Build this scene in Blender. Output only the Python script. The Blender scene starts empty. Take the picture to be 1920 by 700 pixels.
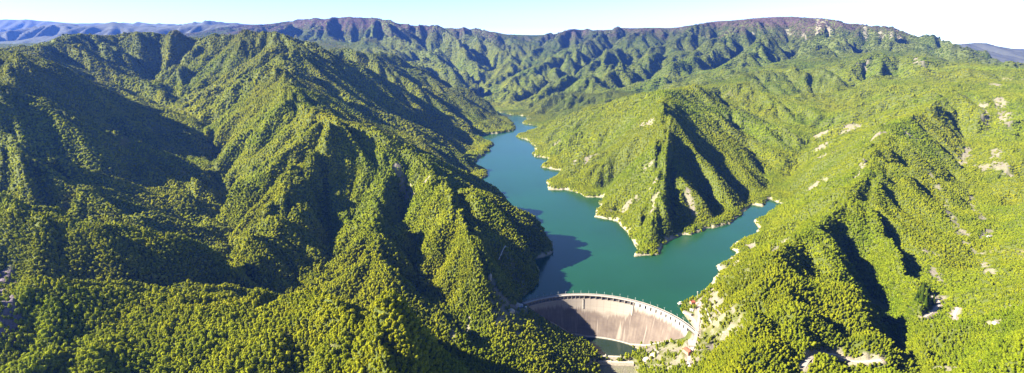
import bpy, bmesh, math, random
import numpy as np
from mathutils import Vector
random.seed(7)
rng = np.random.default_rng(11)
SC = bpy.context.scene
COL = SC.collection
R = math.radians

# ------------------------------------------------------------------ camera, sky, sun, exposure
FPX, PITCH, CAMZ = 1050.0, R(14.42), 550.0
cam = bpy.data.objects.new('camera', bpy.data.cameras.new('camera'))
COL.objects.link(cam)
cam.location = (0, 0, CAMZ)
cam.rotation_euler = (R(90) - PITCH, 0, 0)
cam.data.sensor_width = 36
cam.data.lens = 36 * FPX / 1920
cam.data.clip_start = 1
cam.data.clip_end = 90000
SC.camera = cam

SUN_AZ = math.atan2(-1.0, -0.30)        # measured from +Y towards +X
SUN_EL = R(31.5)
w = bpy.data.worlds.new('World'); SC.world = w; w.use_nodes = True
nt = w.node_tree
bg = nt.nodes['Background']
sky = nt.nodes.new('ShaderNodeTexSky')
sky.sky_type = 'NISHITA'; sky.sun_disc = False
sky.sun_elevation = SUN_EL; sky.sun_rotation = SUN_AZ
sky.altitude = 1000; sky.air_density = 0.6; sky.dust_density = 0.15; sky.ozone_density = 3.5
nt.links.new(sky.outputs[0], bg.inputs[0]); bg.inputs[1].default_value = 0.05
sl = bpy.data.lights.new('sun', 'SUN'); sl.energy = 5.0; sl.angle = R(0.5); sl.color = (1.0, 0.91, 0.74)
so = bpy.data.objects.new('sun', sl); COL.objects.link(so)
sd = Vector((math.sin(SUN_AZ) * math.cos(SUN_EL), math.cos(SUN_AZ) * math.cos(SUN_EL), math.sin(SUN_EL)))
so.rotation_euler = sd.to_track_quat('Z', 'Y').to_euler()
so.location = (0, 0, 3000)
SC.view_settings.view_transform = 'Standard'; SC.view_settings.look = 'None'
SC.view_settings.exposure = 2.7; SC.view_settings.gamma = 1
SC.view_settings.use_curve_mapping = False
SC.render.engine = 'CYCLES'
cy = SC.cycles
cy.use_denoising = True
cy.max_bounces = 5; cy.diffuse_bounces = 1; cy.glossy_bounces = 2; cy.transmission_bounces = 2
cy.transparent_max_bounces = 4; cy.volume_bounces = 0
cy.sample_clamp_indirect = 4
cy.use_adaptive_sampling = False
NOHAZE = False

# ------------------------------------------------------------------ survey: photo sight lines to metres
CP, SP = math.cos(PITCH), math.sin(PITCH)
def P(u, v, y=None, z=None):
    dx, dy, dz = u - 960, FPX * CP + (350 - v) * SP, -FPX * SP + (350 - v) * CP
    t = (y / dy) if y is not None else (z - CAMZ) / dz
    return (dx * t, dy * t, CAMZ + dz * t)
def L(*pts): return [P(u, v, y=y) for (u, v, y) in pts]
def LZ(z, *pts): return [P(u, v, z=z) for (u, v) in pts]

# arch of the dam (plan): circle through the crest
DA, DB = (29.0, 1114.0), (358.0, 984.0)
chord = math.dist(DA, DB); SAG = 98.0
RAD = (chord ** 2 / 4 + SAG ** 2) / (2 * SAG)
nx, ny = -(DB[1] - DA[1]) / chord, (DB[0] - DA[0]) / chord     # towards the lake
DC = ((DA[0] + DB[0]) / 2 + nx * (SAG - RAD), (DA[1] + DB[1]) / 2 + ny * (SAG - RAD))
A0 = math.atan2(DA[1] - DC[1], DA[0] - DC[0]); A1 = math.atan2(DB[1] - DC[1], DB[0] - DC[0])
def dam_pt(s, off=0.0, z=0.0):
    a = A0 + (A1 - A0) * s
    return (DC[0] + (RAD + off) * math.cos(a), DC[1] + (RAD + off) * math.sin(a), z)
def dam_toe_z(s):
    pts = [(-.05, 4), (0, -2), (.12, -45), (.25, -78), (.36, -84), (.62, -84), (.72, -74), (.84, -48), (.93, -22), (1, -2), (1.05, 4)]
    return float(np.interp(s, [p[0] for p in pts], [p[1] for p in pts]))
def dam_face_off(z):      # downstream face: offset from the axis at height z
    return -5.0 - 0.16 * max(0.0, -z) - 0.0015 * max(0.0, -z) ** 2

west = [(982,556),(1002,541),(1012,522),(1010,502),(1000,487),(1020,482),(1040,474),(1033,458),(1012,432),(995,409),(960,392),(930,378),(900,358),(885,343),(916,331),(913,322),(895,312),(890,301),(915,285),(926,268),(905,262),(897,254),(935,250),(963,246),(967,239),(957,228),(938,217),(918,206)]
east = [(928,207),(940,212),(964,216),(993,219),(990,225),(978,232),(1000,236),(1012,238),(1003,243),(967,256),(989,265),(1009,277),(998,294),(1030,300),(1014,314),(1055,320),(1026,342),(1027,357),(1061,356),(1099,370),(1131,371),(1119,390),(1116,406),(1157,415),(1175,434),(1185,450),(1194,469),(1188,481),(1233,478),(1240,462),(1279,440),(1301,442),(1325,428),(1342,428),(1367,420),(1395,400),(1410,385),(1433,389),(1446,373),(1469,383),(1442,402),(1414,412),(1424,428),(1405,444),(1367,464),(1380,478),(1345,500),(1350,511),(1330,535),(1307,556),(1280,572),(1283,592)]
west_w = LZ(0, *west); east_w = LZ(0, *east)
arc_up = [dam_pt(s, 3) for s in np.linspace(1.0, 0.0, 24)]
lake_poly = [(p[0], p[1]) for p in west_w + east_w] + [(p[0], p[1]) for p in arc_up]

HARD = []      # polylines with exact heights
def hard(l): HARD.append(l)
def gul(k, *pts):      # a gully lies further back along the sight line than the spurs beside it
    n = len(pts) - 1
    HARD.append([P(u, v, y=y * (1 + k * min(1, (i + .4) / 1.0) * (1 if i < n else .6))) for i, (u, v, y) in enumerate(pts)])
def PZ(u, y, z):        # a point out of sight: bearing from the photo, distance and height given
    t = y / (FPX * CP)
    return ((u - 960) * t * (1.06), y, z)
# --- west bank ridges
hard(L((500,57,3000),(535,67,2950),(565,82,2850),(540,100,2650),(520,120,2450),(535,155,2150),(555,190,1900),(580,210,1750),(625,230,1620),(690,258,1600),(760,295,1570),(800,305,1560),(845,322,1540),(890,345,1510),(940,372,1480),(980,395,1455),(1005,425,1440),(1030,462,1432)))
hard(L((565,82,2850),(615,97,2900),(660,130,2930),(700,160,2960),(740,187,3000),(790,220,3030),(850,245,3080),(885,258,3110),(920,266,3135)))
hard(L((720,172,2970),(752,225,2750),(805,250,2650),(850,285,2500),(895,315,2400),(912,328,2345)))
hard(L((600,92,3600),(660,108,3950),(710,102,4050),(745,110,4050),(780,137,4000),(830,160,3950),(860,175,3900),(915,212,3780),(945,230,3700),(960,238,3670)))
# spurs down the west face
hard(L((520,120,2450),(480,142,2400),(435,165,2370),(390,200,2300)))
hard(L((540,165,2100),(482,190,2080),(450,225,2000),(425,255,1920),(405,300,1760)))
hard(L((570,205,1780),(510,250,1700),(465,310,1560),(435,370,1400)))
hard(L((625,230,1620),(600,265,1520),(560,310,1400),(520,370,1270),(480,440,1130),(445,515,1010)))
hard(L((735,285,1580),(712,330,1440),(697,390,1290),(705,450,1160),(725,520,1030),(740,575,940)))
hard(L((845,322,1540),(870,360,1370),(893,410,1240),(905,460,1160),(907,500,1115),(925,540,1082),(962,570,1085),(976,612,1012),(992,652,955),(1030,705,880)))
hard(L((800,305,1560),(810,380,1350),(822,460,1180),(850,540,1040),(870,610,940)))
# gullies of that face
gul(0.13, (600,300,1475),(610,380,1300),(620,460,1150),(625,530,1020))
gul(0.08, (760,320,1530),(755,400,1350),(775,480,1170),(790,560,1010))
gul(0.07, (560,235,1690),(500,300,1520),(450,380,1340))
gul(0.075, (500,180,2050),(445,200,2080),(410,235,2010))
gul(0.07, (460,105,2750),(410,140,2600),(360,190,2450))
# skyline crest of the basin
hard(L((-260,95,1500),(-120,90,1900),(0,98,2300),(95,84,2600),(120,72,2800),(150,60,2950),(200,68,3050),(240,60,3100),(290,57,3150),(330,68,3150),(370,66,3120),(420,65,3100),(480,60,3050),(500,57,3000)))
hard(L((405,67,3100),(380,100,2920),(340,127,2780),(310,152,2650),(300,182,2520)))
hard(L((250,62,3100),(240,112,2850),(265,160,2620)))
hard(L((150,62,2950),(185,90,2850),(215,130,2700),(240,160,2580)))
gul(0.055, (350,90,3000),(310,130,2850),(280,170,2620))  # gully
hard(L((95,84,2600),(120,95,2520),(165,120,2480),(200,140,2450),(235,162,2420),(275,180,2400)))
hard(L((0,100,2050),(30,104,1900),(45,104,1860),(90,111,1860),(125,130,1880),(165,152,1900),(195,172,1930),(240,208,1960),(290,240,1960)))
hard(L((45,104,1860),(25,125,1700),(0,150,1550),(-60,160,1400)))
hard(L((0,178,1520),(37,168,1540),(75,186,1530),(120,212,1520),(160,232,1520),(200,252,1530),(245,280,1545),(300,320,1515),(350,350,1480)))
hard(L((-20,228,1310),(0,238,1300),(60,290,1260),(120,328,1240),(180,362,1222),(240,388,1212),(305,406,1220),(350,420,1235)))
hard(L((-40,352,950),(0,360,950),(30,380,942),(75,400,935),(125,415,935),(200,438,940),(260,458,948),(320,472,965),(380,478,1005),(425,483,1065)))
hard(L((-60,522,650),(0,515,690),(80,522,715),(125,533,725),(200,545,740),(270,545,760),(350,540,775),(425,530,790),(480,540,790),(540,560,770)))
def shoulder(dv, ky, *pts): HARD.append([P(u, v + dv, y=y * ky) for u, v, y in pts])
shoulder(30, .962, (0,360,950),(30,380,942),(75,400,935),(125,415,935),(200,438,940),(260,458,948),(320,472,965),(380,478,1005))
shoulder(24, .970, (20,250,1290),(60,290,1260),(120,328,1240),(180,362,1222),(240,388,1212),(300,404,1220))
shoulder(20, .975, (37,172,1540),(75,186,1530),(120,212,1520),(160,232,1520),(200,252,1530),(245,280,1545))
shoulder(14, .982, (50,106,1860),(90,111,1860),(125,130,1880),(165,152,1900),(195,172,1930),(240,208,1960))
shoulder(16, .982, (110,92,2540),(165,120,2480),(200,140,2450),(235,162,2420))
# the ground falls away west of these ridges, outside the frame
hard([(-420,150,120),(-640,450,60),(-1080,760,70),(-1650,1250,110),(-2150,1700,150),(-2700,2150,220),(-3300,2700,280)])
hard([(-900,100,200),(-1700,600,240),(-3000,1400,320)])
# gullies between them
gul(0.08, (90,135,2150),(150,165,2150),(210,192,2150),(280,215,2120))
hard([PZ(-40,1500,330), PZ(60,1600,300), PZ(140,1650,275), PZ(220,1680,250), PZ(300,1700,215), PZ(370,1680,185)])
hard([PZ(-60,1330,280), PZ(40,1340,245), PZ(130,1360,215), PZ(220,1400,190), PZ(320,1410,165), PZ(400,1400,145)])
hard([PZ(0,1080,200), PZ(100,1090,165), PZ(220,1130,145), PZ(330,1160,130), PZ(410,1190,115)])
hard([PZ(-40,790,190), PZ(0,810,185), PZ(100,835,160), PZ(200,865,135), PZ(300,900,115), PZ(380,960,98), PZ(430,1020,85)])
# basin stream, behind the near knoll, down to the gorge
hard(L((290,190,2400),(345,212,2300),(395,240,2120),(408,300,1850),(418,350,1620),(428,420,1370),(435,485,1160),(437,522,1060)) + [PZ(540,970,72), PZ(640,935,58), PZ(740,905,42), PZ(820,870,22), PZ(890,840,2)])
hard([PZ(890,840,2), (20,800,-45), (90,830,-88), (170,840,-96), (150,700,-104), (100,500,-110)])
hard([dam_pt(.5,-75,-93), (205,1000,-95), (180,900,-96), (170,840,-96)])
# gullies to the lake
gul(0.06, (560,120,2550),(620,170,2400),(690,230,2250),(780,275,2150),(850,315,2180))
hard(L((800,262,2850),(860,292,2760),(888,300,2700)))
gul(0.03, (620,110,3300),(700,150,3350),(800,205,3350),(870,240,3400))
hard(L((700,125,4700),(800,165,4700),(880,195,4700),(915,204,4750)))
# foreground
hard(L((540,640,640),(600,577,690),(650,561,675),(690,557,660),(735,580,630),(760,640,585),(775,700,545),(790,800,480)))
hard(L((-40,700,575),(150,700,590),(400,700,595),(600,700,590)))
hard(L((150,640,650),(400,625,665),(520,640,640)))
hard(L((835,650,800),(850,700,755),(860,760,700)))
# --- headland between the two arms
hard(L((1060,221,3350),(1110,196,3200),(1160,186,3050),(1210,180,2800),(1245,170,2600),(1280,165,2800),(1310,162,3000),(1340,170,3250),(1375,176,3400),(1390,150,3900)))
hard(L((1245,170,2600),(1242,190,2350),(1245,230,2080),(1242,290,1860),(1237,350,1690),(1227,400,1570),(1212,440,1490),(1196,472,1418)))
hard(L((1240,185,2400),(1180,220,2500),(1110,250,2650),(1060,262,2850),(1000,250,3300),(975,254,3330)))
hard(L((1245,225,2120),(1180,265,2150),(1110,300,2250),(1060,320,2290),(1030,347,2160)))
hard(L((1150,235,2620),(1090,265,2640),(1040,298,2640),(1010,294,2680)))
hard(L((1243,270,1940),(1195,315,1900),(1150,365,1840),(1122,398,1740)))
gul(0.05, (1215,240,2260),(1140,275,2300),(1080,310,2420))  # gullies
gul(0.05, (1215,300,2020),(1160,330,2000),(1110,365,1975))
hard(L((1245,195,2320),(1265,222,2200),(1290,265,2080),(1320,312,1960),(1350,352,1850),(1362,412,1720)))
gul(.038, (1258,192,2360),(1300,248,2200),(1345,303,2060),(1385,353,1940),(1403,382,1885))
hard(L((1243,250,2000),(1270,300,1890),(1300,350,1790),(1325,398,1705),(1330,424,1645)))
gul(.025, (1250,245,2060),(1280,290,1980),(1310,335,1890),(1337,385,1790),(1347,420,1690))
hard(L((1240,320,1770),(1262,360,1690),(1285,402,1640),(1303,437,1605)))
gul(.03, (1240,350,1745),(1258,400,1650),(1268,440,1565))
hard(L((1290,168,2900),(1320,218,2520),(1360,283,2230),(1398,340,2010)))
hard(L((1310,163,2950),(1345,212,2680),(1385,268,2400),(1415,318,2180),(1432,350,2070),(1434,382,1905)))
gul(.045, (1350,198,2780),(1378,240,2560),(1425,308,2230),(1446,362,1980))
hard(L((1375,176,3400),(1420,205,2950),(1455,255,2600),(1475,300,2320)))
# valley east of the headland up from the lake arm
gul(.03, *((1469,383,1880),(1480,330,2150),(1495,260,2550),(1480,200,3050),(1440,165,3650),(1400,150,4150)))
gul(.05, (1495,135,4150),(1520,160,3800),(1545,190,3450))
gul(.05, (1580,130,4250),(1600,155,3900),(1615,180,3500))
gul(.05, (1660,120,4250),(1680,140,3900),(1690,165,3500))
hard(L((1010,238,3760),(1080,212,4000),(1150,190,4100),(1230,172,4200),(1320,155,4400),(1385,140,4700)))
# --- middle ridge
hard(L((1390,146,4000),(1440,140,4050),(1480,133,4150),(1515,125,4250),(1540,121,4300),(1590,119,4350),(1620,112,4400),(1690,112,4300),(1725,106,4250),(1760,122,4000),(1790,138,3700),(1820,134,3500),(1855,150,3300),(1920,148,3200),(2020,140,3100)))
hard(L((1515,125,4250),(1550,150,3850),(1580,185,3450)))
hard(L((1620,112,4400),(1640,140,3900),(1640,165,3500)))
hard(L((1440,140,4050),(1470,175,3600),(1490,205,3200)))
gul(.05, (1560,138,4200),(1600,160,3800),(1560,210,3000),(1520,260,2550),(1480,330,2150))
# --- east massif
hard(L((1820,134,3500),(1800,165,3050),(1760,195,2500),(1710,212,2250),(1665,235,2050),(1640,270,1830),(1622,310,1640),(1600,350,1480),(1565,388,1340),(1535,415,1255),(1480,450,1130),(1447,495,1010),(1427,535,930),(1415,585,850),(1400,640,780),(1385,720,690)))
hard(L((1665,235,2050),(1600,255,2150),(1540,290,2150),(1500,340,2030)))
hard(L((1600,350,1480),(1530,370,1600),(1480,385,1760)))
hard(L((1480,450,1130),(1420,480,1210),(1385,497,1290)))
hard(L((1535,415,1255),(1565,490,1090),(1598,560,950),(1640,625,850),(1662,670,790),(1680,740,700)))
hard(L((1600,350,1480),(1640,385,1370),(1675,440,1240),(1705,500,1100),(1730,570,970)))
hard(L((1665,235,2050),(1700,290,1850),(1740,360,1620),(1765,420,1430)))
hard(L((1447,495,1010),(1475,560,890),(1500,620,800)))
gul(0.14, (1548,425,1255),(1590,500,1110),(1640,580,990),(1672,640,890),(1700,720,780))  # gullies
gul(0.06, (1610,380,1430),(1650,450,1270),(1685,520,1120),(1700,600,960),(1706,660,860))
gul(0.0, (1700,260,1950),(1750,330,1800),(1785,420,1440),(1770,500,1200),(1745,580,1010),(1720,650,870),(1715,740,740))
gul(0.025, (1500,470,1120),(1540,550,960),(1570,620,850),(1600,700,750))
gul(0.06, (1430,560,870),(1450,620,780),(1470,700,690))
hard(L((1820,150,3250),(1840,200,2650),(1850,260,2250),(1845,330,1900),(1815,400,1600)))
hard(L((1920,148,3200),(1915,200,2550),(1900,260,2150),(1885,320,1850)))
gul(0.05, (1800,190,2600),(1810,260,2200),(1800,330,1880))
hard(L((1990,260,1900),(1960,380,1500),(1920,460,1250),(1870,540,1050),(1820,620,880),(1790,720,720)))
gul(0.03, (2050,200,2400),(1950,330,1750),(1870,430,1400),(1800,520,1180))
hard(L((2300,420,1000),(2100,520,830),(1920,640,640),(1880,720,560)))
hard(L((2600,200,1500),(2300,160,2200),(2020,140,3100)))
# slope below the east abutment
hard(L((1305,628,985),(1292,660,935),(1275,690,890),(1262,740,830)))
hard(L((1330,600,985),(1340,640,905),(1330,700,820)))
hard(L((1290,585,1060),(1305,600,1030)))
# --- far range: crest and spurs down to the far valley
farx = [(380,46,9000),(440,47,8600),(500,47,8200),(540,40,7800),(600,35,7200),(640,33,7300),(690,33,7300),(740,42,7300),(790,55,7300),(840,52,7600),(900,60,8200),(960,67,8600),(1010,68,8600),(1070,58,8200),(1130,56,8000),(1190,52,7800),(1250,55,7600),(1310,45,7400),(1380,38,7200),(1440,33,7000),(1490,31,6900),(1540,36,6800),(1590,47,6700),(1640,54,6600),(1700,67,6500),(1740,72,6400),(1780,90,6300),(1815,112,6000),(1850,135,5600)]
hard(L(*farx))
hard(L((540,40,7800),(560,75,6600),(640,88,5900),(740,110,5500),(800,140,5300),(870,175,5100)))
hard(L((690,33,7300),(700,60,6700),(760,85,6300),(830,120,5900),(890,165,5450),(912,190,5200)))
hard(L((840,52,7600),(850,85,6900),(880,110,6500),(915,160,5700)))
gul(0.05, (800,90,6600),(870,140,6000),(905,185,5300))
gul(0.05, (620,70,6700),(720,85,6400),(800,115,6050))
hard(L((1010,68,8600),(1000,95,7500),(965,130,6400),(935,165,5600),(925,195,5100)))
hard(L((1130,56,8000),(1100,90,7000),(1060,115,6200),(1000,150,5500),(955,185,5000),(940,208,4800)))
hard(L((1190,52,7800),(1180,80,7000),(1130,115,6000),(1080,140,5500),(1020,175,5000),(985,212,4500)))
hard(L((1250,55,7600),(1280,100,6000),(1220,107,5700),(1175,120,5400),(1125,142,5100),(1085,158,4800),(1040,185,4500),(1005,215,4250),(985,230,4100)))
hard(L((1380,38,7200),(1370,75,6200),(1330,100,5600),(1270,125,5200),(1220,150,4800),(1170,178,4350)))
hard(L((1440,33,7000),(1450,75,5900),(1420,100,5400),(1380,125,5000)))
hard(L((1540,36,6800),(1545,80,5700),(1520,105,5100)))
hard(L((1640,54,6600),(1650,85,5700),(1660,100,5200)))
hard(L((1740,72,6400),(1750,98,5600),(1765,112,5000)))
gul(0.06, (1160,80,7300),(1110,125,6200),(1040,160,5400),(975,205,4850))
gul(0.06, (1230,75,6800),(1190,110,6000),(1110,150,5300),(1050,190,4750),(1000,217,4450))
gul(0.06, (1320,75,6500),(1290,120,5600),(1210,155,5000),(1140,183,4500))
gul(0.05, (1410,70,6300),(1350,120,5400),(1290,145,4800))
gul(0.05, (1500,85,5900),(1470,115,5200),(1430,130,4900))
gul(0.04, (1600,90,5900),(1590,108,5300),(1560,115,5050))
hard(L((915,203,4800),(890,180,5250),(860,160,5800)))
# --- hazy ranges at the left and right edges
hard(L((-500,60,7975),(-200,55,8555),(0,60,8990),(60,52,9135),(115,42,9280),(150,50,9280),(190,47,9280),(215,40,9425),(255,52,9570),(300,50,9715),(380,46,9000)))
hard(L((-200,75,6960),(0,95,6960),(60,90,7105),(120,85,7250)))
hard(L((115,42,9280),(80,70,8265),(30,90,7395)))
hard(L((215,40,9425),(170,62,8555),(130,80,7685)))
hard(L((0,60,8990),(-30,85,7975)))
hard(L((-400,40,13500),(-100,42,13500),(0,37,13500),(40,36,13500),(90,40,13500),(130,44,13500),(260,43,12000),(330,47,11500),(380,38,11200),(440,43,11500),(520,50,12000)))
hard(L((0,85,8500),(150,70,8500),(300,68,8500),(420,66,8500)))
hard(L((1750,100,9500),(1790,84,9800),(1840,79,10000),(1870,90,10000),(1920,96,10200),(2100,100,11000),(2400,90,12000)))
hard(L((1800,150,6500),(1860,145,6800),(1920,140,7000),(2100,140,7200)))
hard(L((600,88,15000),(900,86,16000),(1200,86,16000),(1500,86,15500),(1900,95,16000)))

hard([PZ(-400, 11300, 150), PZ(0, 11300, 200), PZ(150, 11000, 220), PZ(300, 10500, 260), PZ(450, 10200, 300)])
hard([PZ(1790, 5000, 170), PZ(1850, 4700, 130), PZ(1920, 4600, 110), PZ(2050, 4500, 110), PZ(2300, 4300, 120)])
hard([PZ(1830, 8000, 180), PZ(1950, 8200, 150), PZ(2200, 8500, 160)])

# ------------------------------------------------------------------ terrain solver on rings round the viewpoint
NT, NR = 1000, 1440
TH0, TH1 = R(-64), R(64)
LR0, LR1 = math.log(240.0), math.log(19000.0)
dth, dlr = (TH1 - TH0) / (NT - 1), (LR1 - LR0) / (NR - 1)
th = np.linspace(TH0, TH1, NT); lr = np.linspace(LR0, LR1, NR)
RR = np.exp(lr)[:, None] * np.ones((1, NT))
TT = th[None, :] * np.ones((NR, 1))
X, Y = RR * np.sin(TT), RR * np.cos(TT)

def hash2(ix, iy, seed):
    h = (ix.astype(np.int64) * 374761393 + iy.astype(np.int64) * 668265263 + seed * 974634777) & 0x7fffffff
    h = ((h ^ (h >> 13)) * 1274126177) & 0x7fffffff
    h = ((h ^ (h >> 15)) * 1103515245 + 12345) & 0x7fffffff
    return ((h ^ (h >> 16)) & 0xffff) / 65535.0
def vnoise(x, y, s, seed=0):
    x = x / s; y = y / s
    ix, iy = np.floor(x), np.floor(y); fx, fy = x - ix, y - iy
    fx = fx * fx * fx * (fx * (fx * 6 - 15) + 10); fy = fy * fy * fy * (fy * (fy * 6 - 15) + 10)
    a = hash2(ix, iy, seed); b = hash2(ix + 1, iy, seed); c = hash2(ix, iy + 1, seed); d = hash2(ix + 1, iy + 1, seed)
    return (a * (1 - fx) + b * fx) * (1 - fy) + (c * (1 - fx) + d * fx) * fy * 1.0
def fbm(x, y, s, o=4, seed=0):
    v = 0; a = 1; t = 0
    for i in range(o):
        v = v + a * vnoise(x + 13.7 * i, y - 7.1 * i, s / 2 ** i, seed + i); t += a; a *= .5
    return v / t * 2 - 1
def in_poly(x, y, poly):
    r = np.zeros(x.shape, bool); n = len(poly)
    for i in range(n):
        x0, y0 = poly[i]; x1, y1 = poly[(i + 1) % n]
        if y0 == y1: continue
        c = ((y0 > y) != (y1 > y)) & (x < (x1 - x0) * (y - y0) / (y1 - y0) + x0)
        r ^= c
    return r

far_f = np.clip(RR / 2500, .4, 2.5)
wx = X + (vnoise(X, Y, 60, 5) - .5) * 22 * far_f + (vnoise(X, Y, 22, 6) - .5) * 9 * far_f
wy = Y + (vnoise(X, Y, 60, 7) - .5) * 22 * far_f + (vnoise(X, Y, 22, 8) - .5) * 9 * far_f
near_dam = np.clip(1 - (np.hypot(X - 200, Y - 1080) - 190) / 80, 0, 1)
wx = wx * (1 - near_dam) + X * near_dam; wy = wy * (1 - near_dam) + Y * near_dam
lake = in_poly(wx, wy, lake_poly)
# signed distance-like info for the dam footprint
ddx, ddy = X - DC[0], Y - DC[1]
rad_ = np.hypot(ddx, ddy); ang = np.arctan2(ddy, ddx); s_dam = (ang - A0) / (A1 - A0)
toe_line = np.interp(s_dam, np.linspace(-.05, 1.05, 60), [dam_toe_z(s) for s in np.linspace(-.05, 1.05, 60)])
toe_off = -5.0 - 0.16 * np.maximum(0, -toe_line) - 0.0015 * np.maximum(0, -toe_line) ** 2
off_ = rad_ - RAD
dam_foot = (s_dam > -.02) & (s_dam < 1.02) & (off_ < 2.5) & (off_ > toe_off + 1.5)

def densify(l, frac=.0016):
    out = []
    for a, b in zip(l[:-1], l[1:]):
        ra = math.hypot(a[0], a[1])
        n = max(1, int(math.dist(a[:2], b[:2]) / (ra * frac)))
        for i in range(n):
            t = i / n; out.append(tuple(a[k] + (b[k] - a[k]) * t for k in range(3)))
    out.append(l[-1]); return out
pts = []
for l in HARD: pts += densify(l)
pts += densify([(p[0], p[1], 0.5) for p in west_w]) + densify([(p[0], p[1], 0.5) for p in east_w])
pts = np.array(pts)
# the drawn crests wander a little, as real ones do
pr = np.hypot(pts[:, 0], pts[:, 1]); pt_ = np.arctan2(pts[:, 0], pts[:, 1])
keep = (pr > 245) & (pr < 18900) & (pt_ > TH0) & (pt_ < TH1)
pts, pr, pt_ = pts[keep], pr[keep], pt_[keep]
gi = (np.log(pr) - LR0) / dlr; gj = (pt_ - TH0) / dth
toe = np.array([dam_pt(s, dam_face_off(dam_toe_z(s)) - 2, dam_toe_z(s)) for s in np.linspace(-.02, 1.02, 260)])
tr_ = np.hypot(toe[:, 0], toe[:, 1]); tt_ = np.arctan2(toe[:, 0], toe[:, 1])
gi = np.concatenate([gi, (np.log(tr_) - LR0) / dlr]); gj = np.concatenate([gj, (tt_ - TH0) / dth])
zz = np.concatenate([pts[:, 2], toe[:, 2]])

levels = [16, 8, 4, 2, 1]
H = None
for lev in levels:
    nr, ntn = (NR + lev - 1) // lev, (NT + lev - 1) // lev
    acc = np.zeros((nr, ntn)); cnt = np.zeros((nr, ntn))
    a = np.clip(np.round(gi / lev).astype(int), 0, nr - 1); b = np.clip(np.round(gj / lev).astype(int), 0, ntn - 1)
    np.add.at(acc, (a, b), zz); np.add.at(cnt, (a, b), 1)
    lk = lake[::lev, ::lev]; df = dam_foot[::lev, ::lev]; tl = toe_line[::lev, ::lev]
    M = cnt > 0; V = np.where(M, acc / np.maximum(cnt, 1), 0)
    if lev <= 4:
        m2 = lk & ~M; V[m2] = -14; M |= m2
        V[lk & M] = np.minimum(V[lk & M], -1)
    if lev <= 2:
        V[df] = tl[df] - 12; M |= df
    if H is None: H = np.full((nr, ntn), zz.mean())
    else:
        H = np.repeat(np.repeat(H, 2, 0), 2, 1)
        H = H[:nr, :ntn] if H.shape[0] >= nr and H.shape[1] >= ntn else np.pad(H, ((0, max(0, nr - H.shape[0])), (0, max(0, ntn - H.shape[1]))), 'edge')[:nr, :ntn]
    cr, ct = 1 / dlr ** 2, 1 / dth ** 2; s4 = 2 * (cr + ct)
    for it in range({16: 900, 8: 400, 4: 260, 2: 140, 1: 90}[lev]):
        Hp = np.pad(H, 1, 'edge')
        N = (cr * (Hp[2:, 1:-1] + Hp[:-2, 1:-1]) + ct * (Hp[1:-1, 2:] + Hp[1:-1, :-2])) / s4
        H = np.where(M, V, N)
lock = M.astype(float)

# soften the knife edges slightly, then carve gullies that run down the slopes
def blur(a, n):
    for _ in range(n):
        p = np.pad(a, 1, 'edge')
        a = (p[2:, 1:-1] + p[:-2, 1:-1] + p[1:-1, 2:] + p[1:-1, :-2] + 2 * p[1:-1, 1:-1]) / 6
    return a
H3 = blur(H, 3); H18 = .6 * blur(H3, 10) + .4 * H3; H45 = .55 * blur(H18, 22) + .45 * H3
k1 = np.clip((2600 - RR) / 1400, 0, 1); k2 = np.clip((5200 - RR) / 2400, 0, 1)
Hs = H45 * k1 + (H18 * k2 + H3 * (1 - k2)) * (1 - k1)
H = np.where(lake | dam_foot | (near_dam > .8), H, Hs)
def grad(h):
    gr = np.gradient(h, axis=0) / dlr / RR; gt = np.gradient(h, axis=1) / dth / RR
    st, ct_ = np.sin(TT), np.cos(TT)
    return gr * st + gt * ct_, gr * ct_ - gt * st
land = np.clip((H - 2) / 45, 0, 1); land = land * land * (3 - 2 * land)
land = land * (1 - near_dam * .75)
calm = 1 - .32 * np.clip((X - 450) / 300, 0, 1) * np.clip((3600 - RR) / 1000, 0, 1)
land = land * calm * (1 - .65 * np.clip((H - 680) / 150, 0, 1))
def down(a): 
    a = a[:NR // 4 * 4, :NT // 4 * 4]; return a.reshape(NR // 4, 4, NT // 4, 4).mean((1, 3))
def up(a):
    fi = np.clip((np.arange(NR) - 1.5) / 4, 0, a.shape[0] - 1.001); fj = np.clip((np.arange(NT) - 1.5) / 4, 0, a.shape[1] - 1.001)
    i = fi.astype(int); j = fj.astype(int); ti = (fi - i)[:, None]; tj = (fj - j)[None, :]
    b = a[i] * (1 - ti) + a[i + 1] * ti; return b[:, j] * (1 - tj) + b[:, j + 1] * tj
def msmooth(h, sig):
    """blur of about sig metres whatever the local cell size"""
    hd = down(h); lv = [h, up(blur(hd, 3))]; sc = [1.0, 4.0]
    cur = blur(hd, 3)
    for n_, c_ in ((9, 8.0), (36, 16.0), (144, 32.0)):
        cur = blur(cur, n_); lv.append(up(cur)); sc.append(c_)
    want = np.log2(np.clip(sig / (RR * .0028), 1, 31.9)); out = np.zeros_like(h)
    for k in range(len(lv)):
        c0 = math.log2(sc[k]); a = math.log2(sc[k - 1]) if k else -1; b = math.log2(sc[k + 1]) if k + 1 < len(sc) else 9
        out += lv[k] * np.clip(np.minimum((want - a) / (c0 - a), (b - want) / (b - c0)), 0, 1)
    return out
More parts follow.
